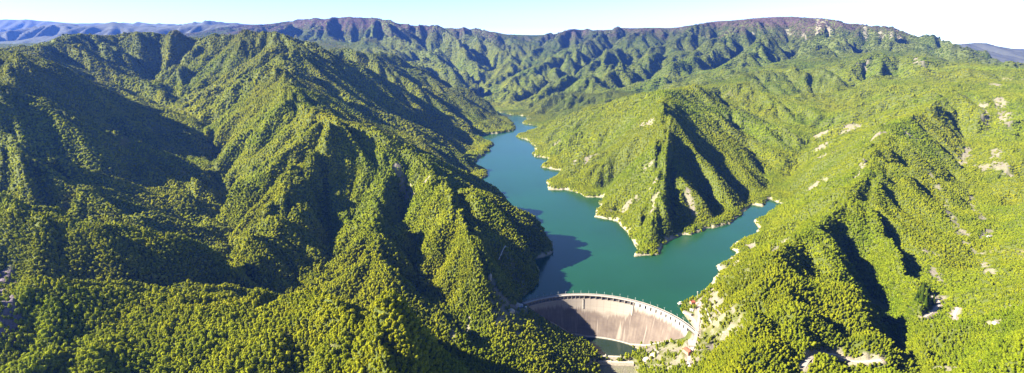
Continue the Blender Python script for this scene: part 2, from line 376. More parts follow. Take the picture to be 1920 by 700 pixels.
def gully(h, lam, amp, seed, nb):
    gx, gy = grad(msmooth(h, lam * .42))
    sl_ = np.hypot(gx, gy) + 1e-6
    tx, ty = -gy / sl_, gx / sl_                       # along the contour
    cell = lam * 1.5
    cx, cyy = np.floor(X / cell), np.floor(Y / cell)
    vr = np.zeros_like(X); vi = np.zeros_like(X)
    for i in (-1, 0, 1):
        for j in (-1, 0, 1):
            ax, ay = cx + i, cyy + j
            px = (ax + .5 + (hash2(ax, ay, seed) - .5) * .9) * cell; py = (ay + .5 + (hash2(ax, ay, seed + 1) - .5) * .9) * cell
            ph = hash2(ax, ay, seed + 2) * 6.283
            dx, dy = X - px, Y - py
            wgt = np.maximum(0, 1 - (dx * dx + dy * dy) / (1.45 * cell) ** 2) ** 3
            pa = (dx * tx + dy * ty) * 6.283 / lam + ph
            vr += wgt * np.cos(pa); vi += wgt * np.sin(pa)
    m = np.sqrt(vr * vr + vi * vi) + .03
    val = np.arcsin(np.clip(vr / m, -.98, .98)) / 1.37
    res = np.clip((lam / (RR * dth) - 3) / 4, 0, 1)
    steep = sstep_(.05, .36, sl_)
    mod = .45 + 1.0 * vnoise(X, Y, lam * 3, seed + 9)
    return h + amp * (val - .2) * steep * land * res * mod
def sstep_(a, b, x):
    t = np.clip((x - a) / (b - a), 0, 1); return t * t * (3 - 2 * t)
rg = 1 - np.abs(fbm(X, Y, 620, 3, 140)) * 2.6
H = H + 48 * (rg - .35) * np.clip((RR - 2300) / 900, 0, 1) * np.clip((X - 350) / 500, 0, 1) * land * np.clip((8500 - RR) / 3000, 0, 1)
H = gully(H, 620, 100 * np.clip((RR - 2800) / 2500, 0, 1), 90, 22)
H = gully(H, 270, 25 + 34 * np.clip((RR - 2800) / 2500, 0, 1), 100, 14)
H = gully(H, 120, 15, 200, 8)
H = gully(H, 55, 6, 300, 4)
H = H + fbm(X, Y, 170, 4, 50) * 7 * land + fbm(X, Y, 30, 2, 60) * .8 * land
H = np.where(~lake & ~dam_foot & (near_dam < .5) & (Y > 1050), np.maximum(H, 0.6), H)

dist = np.zeros(X.shape); reach = lake.copy()
for _ in range(16):
    pd = np.pad(reach, 1, 'edge'); dist += np.where(reach, 0, RR * .0026)
    reach = reach | pd[2:, 1:-1] | pd[:-2, 1:-1] | pd[1:-1, 2:] | pd[1:-1, :-2]
ok = ~lake & ~dam_foot & (near_dam < .5) & (Y > 1050) & (dist < RR * .0026 * 15)
H = np.where(ok, np.maximum(H, np.minimum(.6 + .42 * dist, 12)), H)

def sample(grid, x, y):
    r = np.hypot(x, y); t = np.arctan2(x, y)
    fi = np.clip((np.log(r) - LR0) / dlr, 0, NR - 1.001); fj = np.clip((t - TH0) / dth, 0, NT - 1.001)
    i, j = np.floor(fi).astype(int), np.floor(fj).astype(int); a, b = fi - i, fj - j
    return (grid[i, j] * (1 - a) + grid[i + 1, j] * a) * (1 - b) + (grid[i, j + 1] * (1 - a) + grid[i + 1, j + 1] * a) * b

# ------------------------------------------------------------------ finding where a photo sight line meets the ground
def hit(u, v, lift=0.0):
    d = P(u, v, y=1000.0); dx, dy, dz = d[0], d[1], d[2] - CAMZ
    hh = math.hypot(dx, dy)
    r = np.geomspace(380, 17500, 2600)
    x, y, z = dx / hh * r, dy / hh * r, CAMZ + dz / hh * r
    g = sample(H, x, y) + lift
    k = np.argmax(z < g)
    if not (z < g).any(): k = len(r) - 1
    return (float(x[k]), float(y[k]), float(g[k] - lift))

def seg_dist(l, rows=None):
    """distance from every grid point to a polyline, and the height of the nearest point of it"""
    best = np.full(X.shape, 1e9); bz = np.zeros(X.shape)
    for a, b in zip(l[:-1], l[1:]):
        dx, dy = b[0] - a[0], b[1] - a[1]; n2 = dx * dx + dy * dy + 1e-6
        rr_ = [math.hypot(a[0], a[1]), math.hypot(b[0], b[1])]; pad = (rows or 60)
        i0 = max(0, int((math.log(max(245, min(rr_) - pad - math.sqrt(n2) * .3)) - LR0) / dlr)); i1 = min(NR, int((math.log(max(rr_) + pad) - LR0) / dlr) + 2)
        xs, ys = X[i0:i1], Y[i0:i1]
        t = np.clip(((xs - a[0]) * dx + (ys - a[1]) * dy) / n2, 0, 1)
        d = np.hypot(xs - a[0] - dx * t, ys - a[1] - dy * t)
        m = d < best[i0:i1]
        best[i0:i1] = np.where(m, d, best[i0:i1]); bz[i0:i1] = np.where(m, a[2] + (b[2] - a[2]) * t, bz[i0:i1])
    return best, bz
def sstep(a, b, x):
    t = np.clip((x - a) / (b - a), 0, 1); return t * t * (3 - 2 * t)

# stilling pool below the dam
POOLZ = -84.0
pool_px = [(1088, 634), (1118, 631), (1150, 638), (1180, 648), (1199, 657), (1192, 668), (1128, 668), (1106, 652)]
pool = LZ(POOLZ, *pool_px)
pc = np.mean(np.array(pool), 0)
pool_big = [(pc[0] + (p[0] - pc[0]) * 1.02, pc[1] + (p[1] - pc[1]) * 1.02) for p in pool]
inpool = in_poly(X, Y, pool_big) & ~dam_foot
H = np.where(inpool, POOLZ - 3, H)
weir_a, weir_b = P(1112, 668, z=POOLZ), P(1196, 671, z=POOLZ)
dsx = (X - weir_a[0]) * (weir_b[0] - weir_a[0]) + (Y - weir_a[1]) * (weir_b[1] - weir_a[1])
wl2 = (weir_b[0] - weir_a[0]) ** 2 + (weir_b[1] - weir_a[1]) ** 2
tw = dsx / wl2
below = (tw > .05) & (tw < .95) & (Y < weir_a[1] + (weir_b[1] - weir_a[1]) * tw - 3) & (Y > weir_a[1] - 150)
H = np.where(below, np.minimum(H, POOLZ - 12), H)

# terraces cut for the houses and yards
PADS = []
def pad(u, v, rad, z=None, dz=0):
    global H
    p = hit(u, v); z = p[2] + dz if z is None else z
    if z is not None: p = P(u, v, z=z)
    d = np.hypot(X - p[0], Y - p[1]); k = 1 - sstep(rad, rad + 9, d)
    k = np.where(lake | dam_foot, 0, k)
    H = H * (1 - k) + z * k
    PADS.append((p[0], p[1], rad)); return (p[0], p[1], z)
pad_gate = pad(1306, 622, 13, z=3.0)
pad_yard = pad(1297, 642, 11, z=0.5)
pad_house = pad(1289, 662, 10, z=-6.0)
pad_terr = pad(1291, 590, 13, z=4.0)
pad_up = pad(1301, 570, 12, z=9.0)
pad_left = pad(978, 574, 12, z=3.0)

# roads
ROADS = []
def road(px, width, z=None, name='road'):
    global H
    l = [hit(u, v) for u, v in px] if z is None else [P(u, v, z=zz_) for (u, v), zz_ in zip(px, z)]
    # smooth and resample
    q = np.array(l); n = max(12, int(sum(math.dist(a[:2], b[:2]) for a, b in zip(l[:-1], l[1:])) / 6))
    t = np.linspace(0, len(q) - 1, n); q = np.stack([np.interp(t, np.arange(len(q)), q[:, k]) for k in range(3)], 1)
    for _ in range(4 if z is None else 2): q[1:-1] = (q[:-2] + 2 * q[1:-1] + q[2:]) / 4
    d, bz = seg_dist([tuple(a) for a in q])
    k = (1 - sstep(width * .5 + 1.5, width * .5 + 8, d)) * (~lake & ~dam_foot)
    H = H * (1 - k) + bz * k
    ROADS.append((q, width, name)); return d
rd = [road([(1306, 624), (1308, 612), (1300, 600), (1292, 590)], 7, z=[3, 4, 4.5, 4.5]),
      road([(1306, 624), (1303, 640), (1297, 655), (1291, 672), (1293, 690)], 6, z=[3, 1, -4, -9, -14]),
      road([(1308, 612), (1311, 596), (1309, 580), (1316, 563), (1328, 552), (1345, 540)], 5, z=[4, 7, 10, 13, 15, 17]),
      road([(1506, 690), (1516, 674), (1540, 664), (1568, 665), (1592, 679), (1622, 680), (1652, 676)], 6, name='road'),
      road([(1732, 596), (1754, 581), (1762, 567), (1746, 556)], 6, name='road'),
      road([(1792, 604), (1788, 592), (1796, 578)], 5, name='track')]
road_d = np.minimum.reduce(rd)

# bare ground, rock and meadow, each patch where it lies on the ground
ROCK = [((1195,240),(1222,230),11),((1210,316),(1226,302),8),((1142,396),(1188,374),9),((1188,374),(1226,344),8),((1100,302),(1115,290),6),((1060,313),(1078,304),6),
 ((1286,365),(1300,402),9),((1230,368),(1222,398),6),((1040,272),(1050,262),3),((1600,338),(1626,300),7),((1530,256),(1550,245),9),((1580,250),(1605,238),8),((1645,236),(1660,231),5),
 ((1640,258),(1657,247),6),((1532,281),(1545,274),7),((1525,300),(1565,284),6),((1520,352),(1548,336),5),((1840,200),(1850,236),10),((1875,185),(1884,230),8),((1812,280),(1800,312),9),
 ((1865,280),(1870,300),7),((1838,312),(1890,326),10),((1868,300),(1884,318),8),((1350,500),(1385,492),10),((1335,548),(1356,592),11),((1450,468),(1467,457),9),((1396,460),(1412,463),6),((1785,410),(1805,440),9),
 ((1810,455),(1832,476),7),((1817,365),(1842,412),5),((1772,380),(1780,402),6),((1838,447),(1858,432),6),((1748,503),(1772,540),7),((1842,495),(1852,510),8),((1890,582),(1925,570),8),
 ((1856,606),(1872,610),6),((1845,672),(1892,634),9),((1758,692),(1830,680),9),((1735,470),(1760,480),5),((1700,250),(1720,262),5),((1745,330),(1758,350),6),
 ((918,522),(936,552),6),((940,560),(982,582),11),((930,606),(970,584),10),((742,308),(802,334),9),((850,628),(882,600),6),((1000,600),(1030,640),5),
 ((1210,652),(1250,655),9),((1250,655),(1285,645),9),((1205,690),(1270,678),12),((1100,690),(1120,672),6),((1533,40),(1533,60),5),((1546,38),(1553,68),6),((1620,53),(1624,75),5),((1650,60),(1652,73),5),((1670,62),(1671,74),3),
 ((1686,66),(1686,76),4),((1412,65),(1416,80),5),((1474,54),(1486,64),5),((1505,60),(1510,75),3),((1500,692),(1516,676),5),((1516,668),(1545,656),6),((1545,656),(1575,662),7),((1590,674),(1655,670),5),
 ((1745,550),(1765,560),6),((1420,432),(1410,428),4),((1715,110),(1728,118),6),((1860,158),(1872,162),6),((1605,118),(1625,116),4)]
GRASS = [((1325,600),(1385,625),22),((1345,565),(1390,590),16),((1310,650),(1345,640),16),((1395,600),(1350,640),10),((328,204),(350,211),6),((300,198),(325,204),5),((618,650),(660,668),9),((535,625),(560,655),7),((380,560),(400,575),6),
 ((1335,170),(1372,178),4),((940,470),(985,545),24),((1205,665),(1265,660),16),((930,585),(965,600),12),((270,575),(284,592),8),((200,270),(240,262),4),((340,330),(352,318),4),((445,600),(470,610),6),((1880,150),(1920,152),5),((655,560),(670,566),4),((1440,470),(1470,455),9),
 ((1360,520),(1400,515),9),((1860,470),(1925,480),14),((1030,640),(1060,690),10)]
DARKSOIL = [((0,528),(22,600),20),((0,605),(30,640),10)]
wn = fbm(X, Y, 26, 3, 77); wn2 = fbm(X, Y, 9, 2, 78)
def patch_mask(lst):
    m = np.zeros(X.shape)
    for a, b, wpx in lst:
        pa, pb = hit(*a), hit(*b)
        if math.dist(pa[:2], pb[:2]) > 6 * math.hypot(a[0] - b[0], a[1] - b[1]) * pa[1] / FPX + 60: pb = pa
        rad = wpx * .38 * math.hypot(pa[0], pa[1]) / FPX * 1.25 + 1.5
        d, _ = seg_dist([pa, pb], rows=rad * 3)
        m = np.maximum(m, sstep(-.05, .3, 1 - d / (rad * 1.25) + 1.0 * wn + .75 * wn2))
    return m
bare = patch_mask(ROCK); grass = patch_mask(GRASS); soil = patch_mask(DARKSOIL)
foot = (s_dam > .55) & (s_dam < 1.0) & (off_ < -18) & (off_ > -70)
grass = np.maximum(grass, foot * .7 * sstep(-.3, .2, wn)); bare = np.maximum(bare, foot * sstep(-.05, .25, wn2 + wn * .5))
bare = np.maximum(bare, below * .85)
cut = 1 - sstep(5, 10, road_d)
shore = (~lake) * (dist < 10 + 7 * wn + 5 * wn2) * (dist > 0) * (Y > 1050) * (near_dam < .6) * (H < 14)
shore = blur(shore.astype(float), 1)
# cleared, terraced ground round both ends of the dam
def area(px): return in_poly(X + wn2 * 9, Y + wn2 * 9, [hit(*p)[:2] for p in px])
clr = area([(1206, 660), (1250, 652), (1285, 640), (1308, 600), (1312, 575), (1330, 556), (1352, 545), (1392, 585), (1404, 603), (1350, 652), (1300, 690), (1205, 698)])
clr_w = area([(918, 528), (944, 556), (975, 572), (992, 596), (972, 640), (945, 610), (922, 566)])
cl = blur((clr | clr_w).astype(float), 3) * (1 - np.clip(lake, 0, 1))
grass = np.maximum(grass, cl * (.65 + .35 * wn)); bare = np.maximum(bare, cl * sstep(.0, .3, wn2 + wn * .6))
H = H - bare * (.5 + .5 * wn) * 2.0

def mk_mesh(name, v, q, uv=None):
    v = np.asarray(v, np.float32); q = np.asarray(q, np.int32)
    me = bpy.data.meshes.new(name); me.vertices.add(len(v)); me.vertices.foreach_set('co', v.ravel())
    k = q.shape[1]
    me.loops.add(q.size); me.loops.foreach_set('vertex_index', q.ravel())
    me.polygons.add(len(q)); me.polygons.foreach_set('loop_start', np.arange(0, q.size, k, dtype=np.int32)); me.polygons.foreach_set('loop_total', np.full(len(q), k, np.int32))
    me.update(calc_edges=True); return me
def link(name, me, mat=None, parent=None):
    o = bpy.data.objects.new(name, me); COL.objects.link(o)
    if mat is not None and len(me.materials) == 0: me.materials.append(mat)
    if parent is not None: o.parent = parent
    return o
def smooth(me): me.polygons.foreach_set('use_smooth', np.ones(len(me.polygons), bool))

# ------------------------------------------------------------------ materials
def nodes(name):
    m = bpy.data.materials.new(name); m.use_nodes = True
    t = m.node_tree; return m, t, t.nodes['Principled BSDF'], t.nodes['Material Output']
def N(t, kind, **kw):
    n = t.nodes.new(kind)
    for k, v in kw.items(): setattr(n, k, v)
    return n
def noise(t, vec, scale, detail=4, rough=.55):
    n = N(t, 'ShaderNodeTexNoise'); n.inputs['Scale'].default_value = scale; n.inputs['Detail'].default_value = detail; n.inputs['Roughness'].default_value = rough
    if vec is not None: t.links.new(vec, n.inputs['Vector'])
    return n.outputs['Fac']
def ramp(t, fac, stops):
    n = N(t, 'ShaderNodeValToRGB'); e = n.color_ramp.elements
    while len(e) > 1: e.remove(e[-1])
    e[0].position, e[0].color = stops[0][0], (*stops[0][1], 1)
    for p, c in stops[1:]:
        k = e.new(p); k.color = (*c, 1)
    t.links.new(fac, n.inputs[0]); return n.outputs[0]
def mix(t, fac, a, b, mode='MIX'):
    n = N(t, 'ShaderNodeMix', data_type='RGBA', blend_type=mode)
    for s, v in ((0, fac), (6, a), (7, b)):
        if isinstance(v, (int, float)): n.inputs[s].default_value = v
        elif isinstance(v, tuple): n.inputs[s].default_value = (*v, 1)
        else: t.links.new(v, n.inputs[s])
    return n.outputs[2]
def math_(t, op, a, b=0.0, clamp=False):
    n = N(t, 'ShaderNodeMath', operation=op, use_clamp=clamp)
    for i, v in enumerate((a, b)):
        if isinstance(v, (int, float)): n.inputs[i].default_value = v
        else: t.links.new(v, n.inputs[i])
    return n.outputs[0]
def attr(t, name):
    n = N(t, 'ShaderNodeAttribute'); n.attribute_name = name; return n.outputs['Fac']
def bump(t, h, strength, dist, b):
    n = N(t, 'ShaderNodeBump'); n.inputs['Strength'].default_value = strength; n.inputs['Distance'].default_value = dist
    t.links.new(h, n.inputs['Height']); t.links.new(n.outputs[0], b.inputs['Normal'])
def simple(name, col, rough=.8, var=.25, scale=.6, metal=0):
    m, t, b, _ = nodes(name)
    g = N(t, 'ShaderNodeNewGeometry').outputs['Position']
    f = noise(t, g, scale, 5)
    c = ramp(t, f, [(.3, tuple(x * (1 - var) for x in col)), (.7, tuple(min(1, x * (1 + var)) for x in col))])
    t.links.new(c, b.inputs['Base Color']); b.inputs['Roughness'].default_value = rough; b.inputs['Metallic'].default_value = metal
    return m

BARREN_Z = 620.0
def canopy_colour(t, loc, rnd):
    """green by tree and by stand; leafless beech woods on the high crests"""
    big = noise(t, loc, .0032, 4); mid = noise(t, loc, .016, 3)
    c = ramp(t, rnd, [(0, (.078, .100, .016)), (.12, (.115, .142, .013)), (.3, (.140, .168, .014)), (.7, (.165, .190, .015)), (1, (.190, .212, .018))])
    warm = ramp(t, big, [(.35, (.84, .95, .95)), (.5, (1, 1, 1)), (.68, (1.08, 1.0, .9))])
    c = mix(t, 1.0, c, warm, 'MULTIPLY')
    dk = ramp(t, mid, [(.36, (.78, .84, .88)), (.55, (1, 1, 1))])
    c = mix(t, 1.0, c, dk, 'MULTIPLY')
    sx = N(t, 'ShaderNodeSeparateXYZ'); t.links.new(loc, sx.inputs[0])
    # east leaf fresher and less blue; west leaf brightened against its dim light
    ex = math_(t, 'MULTIPLY_ADD', sx.outputs[0], .0022); ex.node.inputs[2].default_value = .15; ex.node.use_clamp = True
    bank_lift = mix(t, ex, (1.46, 1.34, .75), (1.05, 1.04, .5))
    c = mix(t, 1.0, c, bank_lift, 'MULTIPLY')
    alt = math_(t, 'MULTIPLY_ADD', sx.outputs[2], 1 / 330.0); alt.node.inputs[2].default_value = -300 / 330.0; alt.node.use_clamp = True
    c = mix(t, 1.0, c, mix(t, alt, (1, 1, 1), (.56, .56, .95)), 'MULTIPLY')      # later leaf higher up, plus a dim blue haze tint for far slopes
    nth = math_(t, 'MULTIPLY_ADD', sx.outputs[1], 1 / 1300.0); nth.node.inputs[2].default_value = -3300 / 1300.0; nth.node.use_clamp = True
    c = mix(t, 1.0, c, mix(t, nth, (1, 1, 1), (.56, .60, .95)), 'MULTIPLY')      # distance haze tinted into the woods beyond the head of the lake
    hgt = math_(t, 'MULTIPLY_ADD', sx.outputs[2], 1 / 170.0); hgt.node.inputs[2].default_value = -BARREN_Z / 170.0
    hgt = math_(t, 'ADD', hgt, math_(t, 'MULTIPLY', math_(t, 'SUBTRACT', big, .5), 3.2))
    hgt = math_(t, 'ADD', hgt, math_(t, 'MULTIPLY', math_(t, 'SUBTRACT', rnd, .5), .7), clamp=True)
    bare_c = ramp(t, rnd, [(0, (.060, .042, .045)), (1, (.110, .075, .070))])
    return mix(t, hgt, c, bare_c)

# ground
gm, t, b, out = nodes('forest_ground')
geo = N(t, 'ShaderNodeNewGeometry').outputs['Position']
f1, f2, f3 = noise(t, geo, .05, 6), noise(t, geo, .35, 4), noise(t, geo, .011, 5)
floor_ = mix(t, f1, (.038, .050, .011), (.075, .088, .017))
rockc = ramp(t, f2, [(.25, (.07, .060, .052)), (.5, (.12, .103, .086)), (.75, (.19, .165, .14))])
rockc = mix(t, ramp(t, f1, [(.35, (0, 0, 0)), (.7, (.55, .55, .55))]), rockc, (.15, .16, .06))
grassc = ramp(t, f1, [(.3, (.045, .056, .012)), (.5, (.075, .080, .018)), (.7, (.115, .10, .045))])
grassc = mix(t, ramp(t, f2, [(.55, (0, 0, 0)), (.68, (.8, .8, .8))]), grassc, (.13, .112, .088))
soilc = mix(t, f2, (.075, .06, .075), (.13, .105, .12))
shorec = ramp(t, f2, [(.3, (.20, .17, .125)), (.7, (.34, .295, .22))])
sy = N(t, 'ShaderNodeSeparateXYZ'); t.links.new(geo, sy.inputs[0])
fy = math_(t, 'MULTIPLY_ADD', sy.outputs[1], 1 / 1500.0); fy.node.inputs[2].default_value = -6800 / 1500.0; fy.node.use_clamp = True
floor_ = mix(t, fy, floor_, mix(t, f3, (.028, .032, .030), (.060, .062, .048)))       # distant ground darkened and cooled to stand in for haze
c = mix(t, attr(t, 'grass'), floor_, grassc)
c = mix(t, attr(t, 'bare'), c, rockc)
c = mix(t, attr(t, 'soil'), c, soilc)
c = mix(t, attr(t, 'cut'), c, mix(t, f2, (.18, .145, .11), (.21, .175, .14)))
c = mix(t, attr(t, 'shore'), c, shorec)
# far leafless crests show the ground between the trees
sx = N(t, 'ShaderNodeSeparateXYZ'); t.links.new(geo, sx.inputs[0])
t.links.new(c, b.inputs['Base Color']); b.inputs['Roughness'].default_value = .95
b.inputs['Specular IOR Level'].default_value = .15
bump(t, f2, .9, 2.2, b)

verts = np.stack([X, Y, H], -1).reshape(-1, 3)
ii = np.arange(NR * NT).reshape(NR, NT)
q = np.stack([ii[:-1, :-1], ii[:-1, 1:], ii[1:, 1:], ii[1:, :-1]], -1).reshape(-1, 4)
me = mk_mesh('hills', verts, q)
for nm, a in (('bare', bare), ('grass', grass), ('soil', soil), ('cut', cut), ('shore', shore)):
    at = me.attributes.new(nm, 'FLOAT', 'POINT'); at.data.foreach_set('value', a.astype(np.float32).ravel())
smooth(me)
hills = link('hills', me, gm); hills['kind'] = 'structure'

# water
wm, t, b, out = nodes('lake_water')
geo = N(t, 'ShaderNodeNewGeometry').outputs['Position']
wc = ramp(t, noise(t, geo, .004, 3), [(.3, (.006, .033, .011)), (.7, (.007, .042, .015))])
t.links.new(wc, b.inputs['Base Color']); b.inputs['Roughness'].default_value = .16; b.inputs['IOR'].default_value = 1.33
b.inputs['Specular IOR Level'].default_value = .5
bump(t, noise(t, geo, .18, 3, .6), .16, .6, b)
lm = lake.astype(float)
lm = blur(lm, 6) > .004
lm &= ~((s_dam > -.03) & (s_dam < 1.03) & (off_ < 0) & (off_ > -150)) & ~((Y < 1180) & (off_ < 0) & (rad_ < RAD) )
st = 2
lms = lm[::st, ::st]; idx = -np.ones(lms.shape, int); kk = lms; idx[kk] = np.arange(kk.sum())
vx = np.stack([X[::st, ::st][kk], Y[::st, ::st][kk], np.zeros(kk.sum())], -1)
qq = np.stack([idx[:-1, :-1], idx[:-1, 1:], idx[1:, 1:], idx[1:, :-1]], -1).reshape(-1, 4); qq = qq[(qq >= 0).all(1)]
lk_o = link('lake', mk_mesh('lake', vx, qq), wm); lk_o['kind'] = 'structure'
pm, t, b, out = nodes('pool_water'); b.inputs['Base Color'].default_value = (.003, .014, .007, 1); b.inputs['Roughness'].default_value = .12
pl = bpy.data.meshes.new('pool'); pl.from_pydata([(pc[0] + (p[0] - pc[0]) * 1.12, pc[1] + (p[1] - pc[1]) * 1.12 + (1.5 if p[1] > pc[1] else 0), POOLZ) for p in pool], [], [list(range(len(pool)))])
po = link('stilling_pool', pl, pm); po['kind'] = 'structure'

# roads as sheets on the cut ground
rm = simple('road_surface', (.26, .225, .19), .9, .2, .3)
for q_, wd, nm in ROADS:
    v, f = [], []
    for i in range(len(q_)):
        a, b_ = q_[max(0, i - 1)], q_[min(len(q_) - 1, i + 1)]
        dx, dy = b_[0] - a[0], b_[1] - a[1]; n = math.hypot(dx, dy) + 1e-6
        for s in (-1, -.33, .33, 1):
            x, y = q_[i][0] - dy / n * wd * .5 * s, q_[i][1] + dx / n * wd * .5 * s
            v.append((x, y, max(q_[i][2], float(sample(H, np.array([x]), np.array([y]))[0])) + .35))
    for i in range(len(q_) - 1):
        for k in range(3): f.append((i * 4 + k, i * 4 + k + 1, i * 4 + k + 5, i * 4 + k + 4))
    ro = link(nm, mk_mesh(nm, v, f), rm); ro['kind'] = 'structure'

# ------------------------------------------------------------------ haze over the whole valley
hz = bpy.data.meshes.new('haze')
bx0, bx1, by0, by1, bz0, bz1 = -18500, 18500, -900, 19500, float(H.min()) - 1, max(float(H.max()), CAMZ) + 25
vv = [(x, y, z) for x in (bx0, bx1) for y in (by0, by1) for z in (bz0, bz1)]
hz.from_pydata(vv, [], [(0, 1, 3, 2), (4, 6, 7, 5), (0, 4, 5, 1), (2, 3, 7, 6), (0, 2, 6, 4), (1, 5, 7, 3)])
hm = bpy.data.materials.new('haze'); hm.use_nodes = True; t = hm.node_tree; t.nodes.remove(t.nodes['Principled BSDF'])
pv = N(t, 'ShaderNodeVolumePrincipled'); pv.inputs['Color'].default_value = (.09, .25, 1, 1); pv.inputs['Density'].default_value = 2.0e-5; pv.inputs['Anisotropy'].default_value = .25
t.links.new(pv.outputs[0], t.nodes['Material Output'].inputs['Volume'])
ho = link('haze', hz, hm); ho['kind'] = 'stuff'
if NOHAZE: bpy.data.objects.remove(ho)
#@@PART3

# ------------------------------------------------------------------ trees
def leaf_mat(name, dark=1.0):
    m, t, b, out = nodes(name)
    oi = N(t, 'ShaderNodeObjectInfo')
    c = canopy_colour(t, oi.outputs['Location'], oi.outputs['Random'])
    if dark != 1.0: c = mix(t, 1.0, c, (dark * .8, dark, dark * 1.3), 'MULTIPLY')
    t.links.new(c, b.inputs['Base Color']); b.inputs['Roughness'].default_value = .7; b.inputs['Specular IOR Level'].default_value = .03
    tr = N(t, 'ShaderNodeBsdfTranslucent'); t.links.new(mix(t, 1.0, c, (1.3, 1.35, .6), 'MULTIPLY'), tr.inputs[0])
    ms = N(t, 'ShaderNodeMixShader'); ms.inputs[0].default_value = .38
    t.links.new(b.outputs[0], ms.inputs[1]); t.links.new(tr.outputs[0], ms.inputs[2]); t.links.new(ms.outputs[0], out.inputs[0])
    return m
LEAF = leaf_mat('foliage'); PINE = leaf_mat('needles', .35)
BARK = simple('bark', (.12, .095, .07), .9, .3, 2)

_ico = {}
def ico(sub):
    if sub not in _ico:
        bm = bmesh.new(); bmesh.ops.create_icosphere(bm, subdivisions=sub, radius=1)
        v = np.array([x.co[:] for x in bm.verts]); f = np.array([[q.index for q in p.verts] for p in bm.faces]); bm.free(); _ico[sub] = (v, f)
    return _ico[sub]
def lump_noise(v, seed, k):
    r = np.random.default_rng(seed); out = np.zeros(len(v))
    for _ in range(k):
        d = r.normal(size=3); d /= np.linalg.norm(d); out += np.maximum(0, v @ d - .55) * r.uniform(.5, 1.3)
    return out
def crown(seed, sub, leaves, leafsize, w=1.0, h=1.0, lumps=10):
    """crown about 1 unit wide (radius .5) standing on z=0..~1.15; lobed mass broken up by many loose leaf clumps"""
    r = np.random.default_rng(seed); V, F = [], []; n = 0
    L = []
    for i in range(lumps):
        a = r.uniform(0, 6.283); zz_ = r.uniform(.18, .95); rad = .40 * math.sin(math.pi * min(1, zz_ * .9 + .12)) * r.uniform(.3, 1)
        L.append((rad * math.cos(a), rad * math.sin(a), zz_, r.uniform(.15, .26)))
    L.append((0, 0, .5, .27)); L.append((r.uniform(-.14, .14), r.uniform(-.14, .14), .95, .15))
    for (x, y, z, s) in L:
        v, f = ico(sub); vv = v * (1 + r.uniform(-.18, .18, len(v)))[:, None]
        V.append(vv * np.array([s * w, s * w, s * h * .95]) * .88 + (x * w, y * w, z * h)); F.append(f + n); n += len(v)
    if leaves:
        k = r.integers(0, len(L), leaves); C = np.array(L)[k]
        d = r.normal(size=(leaves, 3)); d[:, 2] += .25; d /= np.linalg.norm(d, axis=1)[:, None]
        p = C[:, :3] + d * C[:, 3:4] * r.uniform(.85, 1.16, (leaves, 1))
        nn = d + r.normal(size=(leaves, 3)) * .45; nn /= np.linalg.norm(nn, axis=1)[:, None]
        a = np.cross(nn, r.normal(size=(leaves, 3))); a /= np.linalg.norm(a, axis=1)[:, None]; b_ = np.cross(nn, a)
        s = leafsize * r.uniform(.6, 1.3, (leaves, 1))
        q0, q1, q2 = p + a * s, p - a * s * .5 + b_ * s * .87, p - a * s * .5 - b_ * s * .87
        vv = np.stack([q0, q1, q2], 1).reshape(-1, 3) * (w, w, h)
        V.append(vv); F.append(np.arange(leaves * 3).reshape(-1, 3) + n); n += leaves * 3
    return mk_mesh('crown', np.concatenate(V), np.concatenate(F))
def pine_mesh(seed, tiers=9):
    r = np.random.default_rng(seed); V, F = [], []; n = 0
    for i in range(tiers):
        z = .12 + .88 * i / tiers; rad = .24 * (1 - i / tiers) ** .8 + .015; m = 11
        ring = []
        for k in range(m * 2):
            a = k * math.pi / m + r.uniform(-.1, .1); rr_ = rad * (1 if k % 2 == 0 else .55) * r.uniform(.85, 1.15)
            ring.append((rr_ * math.cos(a), rr_ * math.sin(a), z - .05 * (1 if k % 2 == 0 else .3)))
        V.append(np.array(ring + [(0, 0, z + .16)])); c_ = n + m * 2
        F.append(np.array([(n + k, n + (k + 1) % (m * 2), c_) for k in range(m * 2)])); n += m * 2 + 1
    return mk_mesh('crown', np.concatenate(V), np.concatenate(F))
def trunk_mesh(hh, r0):
    bm = bmesh.new()
    bmesh.ops.create_cone(bm, segments=7, radius1=r0, radius2=r0 * .5, depth=hh, cap_ends=True)
    for v in bm.verts: v.co.z += hh / 2; v.co.x += .04 * hh * (v.co.z / hh) ** 2
    for k in range(3):                       # limbs reaching into the crown
        a = k * 2.1 + .4; m = bmesh.ops.create_cone(bm, segments=5, radius1=r0 * .4, radius2=r0 * .15, depth=hh * .55)
        for v in m['verts']:
            z = v.co.z + hh * .275; v.co.z = hh * .62 + z * .75; v.co.x += math.cos(a) * z * .6; v.co.y += math.sin(a) * z * .6
    me = bpy.data.meshes.new('trunk'); bm.to_mesh(me); bm.free(); return me

near_crowns = [crown(10 + i, 2, 420, .062, w=random.uniform(.92, 1.1), h=random.uniform(.85, 1.2)) for i in range(7)]
mid_crowns = [crown(40 + i, 1, 60, .085, w=1, h=random.uniform(.85, 1.15), lumps=7) for i in range(5)]
def clump(seed):
    r = np.random.default_rng(seed); V, F = [], []; n = 0
    for i in range(5):
        v, f = ico(1); s = r.uniform(.22, .36)
        vv = v * (1 + r.uniform(-.22, .22, len(v)))[:, None] * (s, s, s * 1.1) + (r.uniform(-.32, .32), r.uniform(-.32, .32), r.uniform(.15, .5))
        V.append(vv); F.append(f + n); n += len(v)
    return mk_mesh('crown', np.concatenate(V), np.concatenate(F))
far_crowns = [clump(70 + i) for i in range(4)]
protos = bpy.data.collections.new('tree_kinds')
PR = []
for i, m_ in enumerate(near_crowns + mid_crowns + far_crowns):
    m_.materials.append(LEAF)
    o = bpy.data.objects.new('kind_%02d' % i, m_); protos.objects.link(o); PR.append(o)
NN_, NM_, NF_ = len(near_crowns), len(mid_crowns), len(far_crowns)

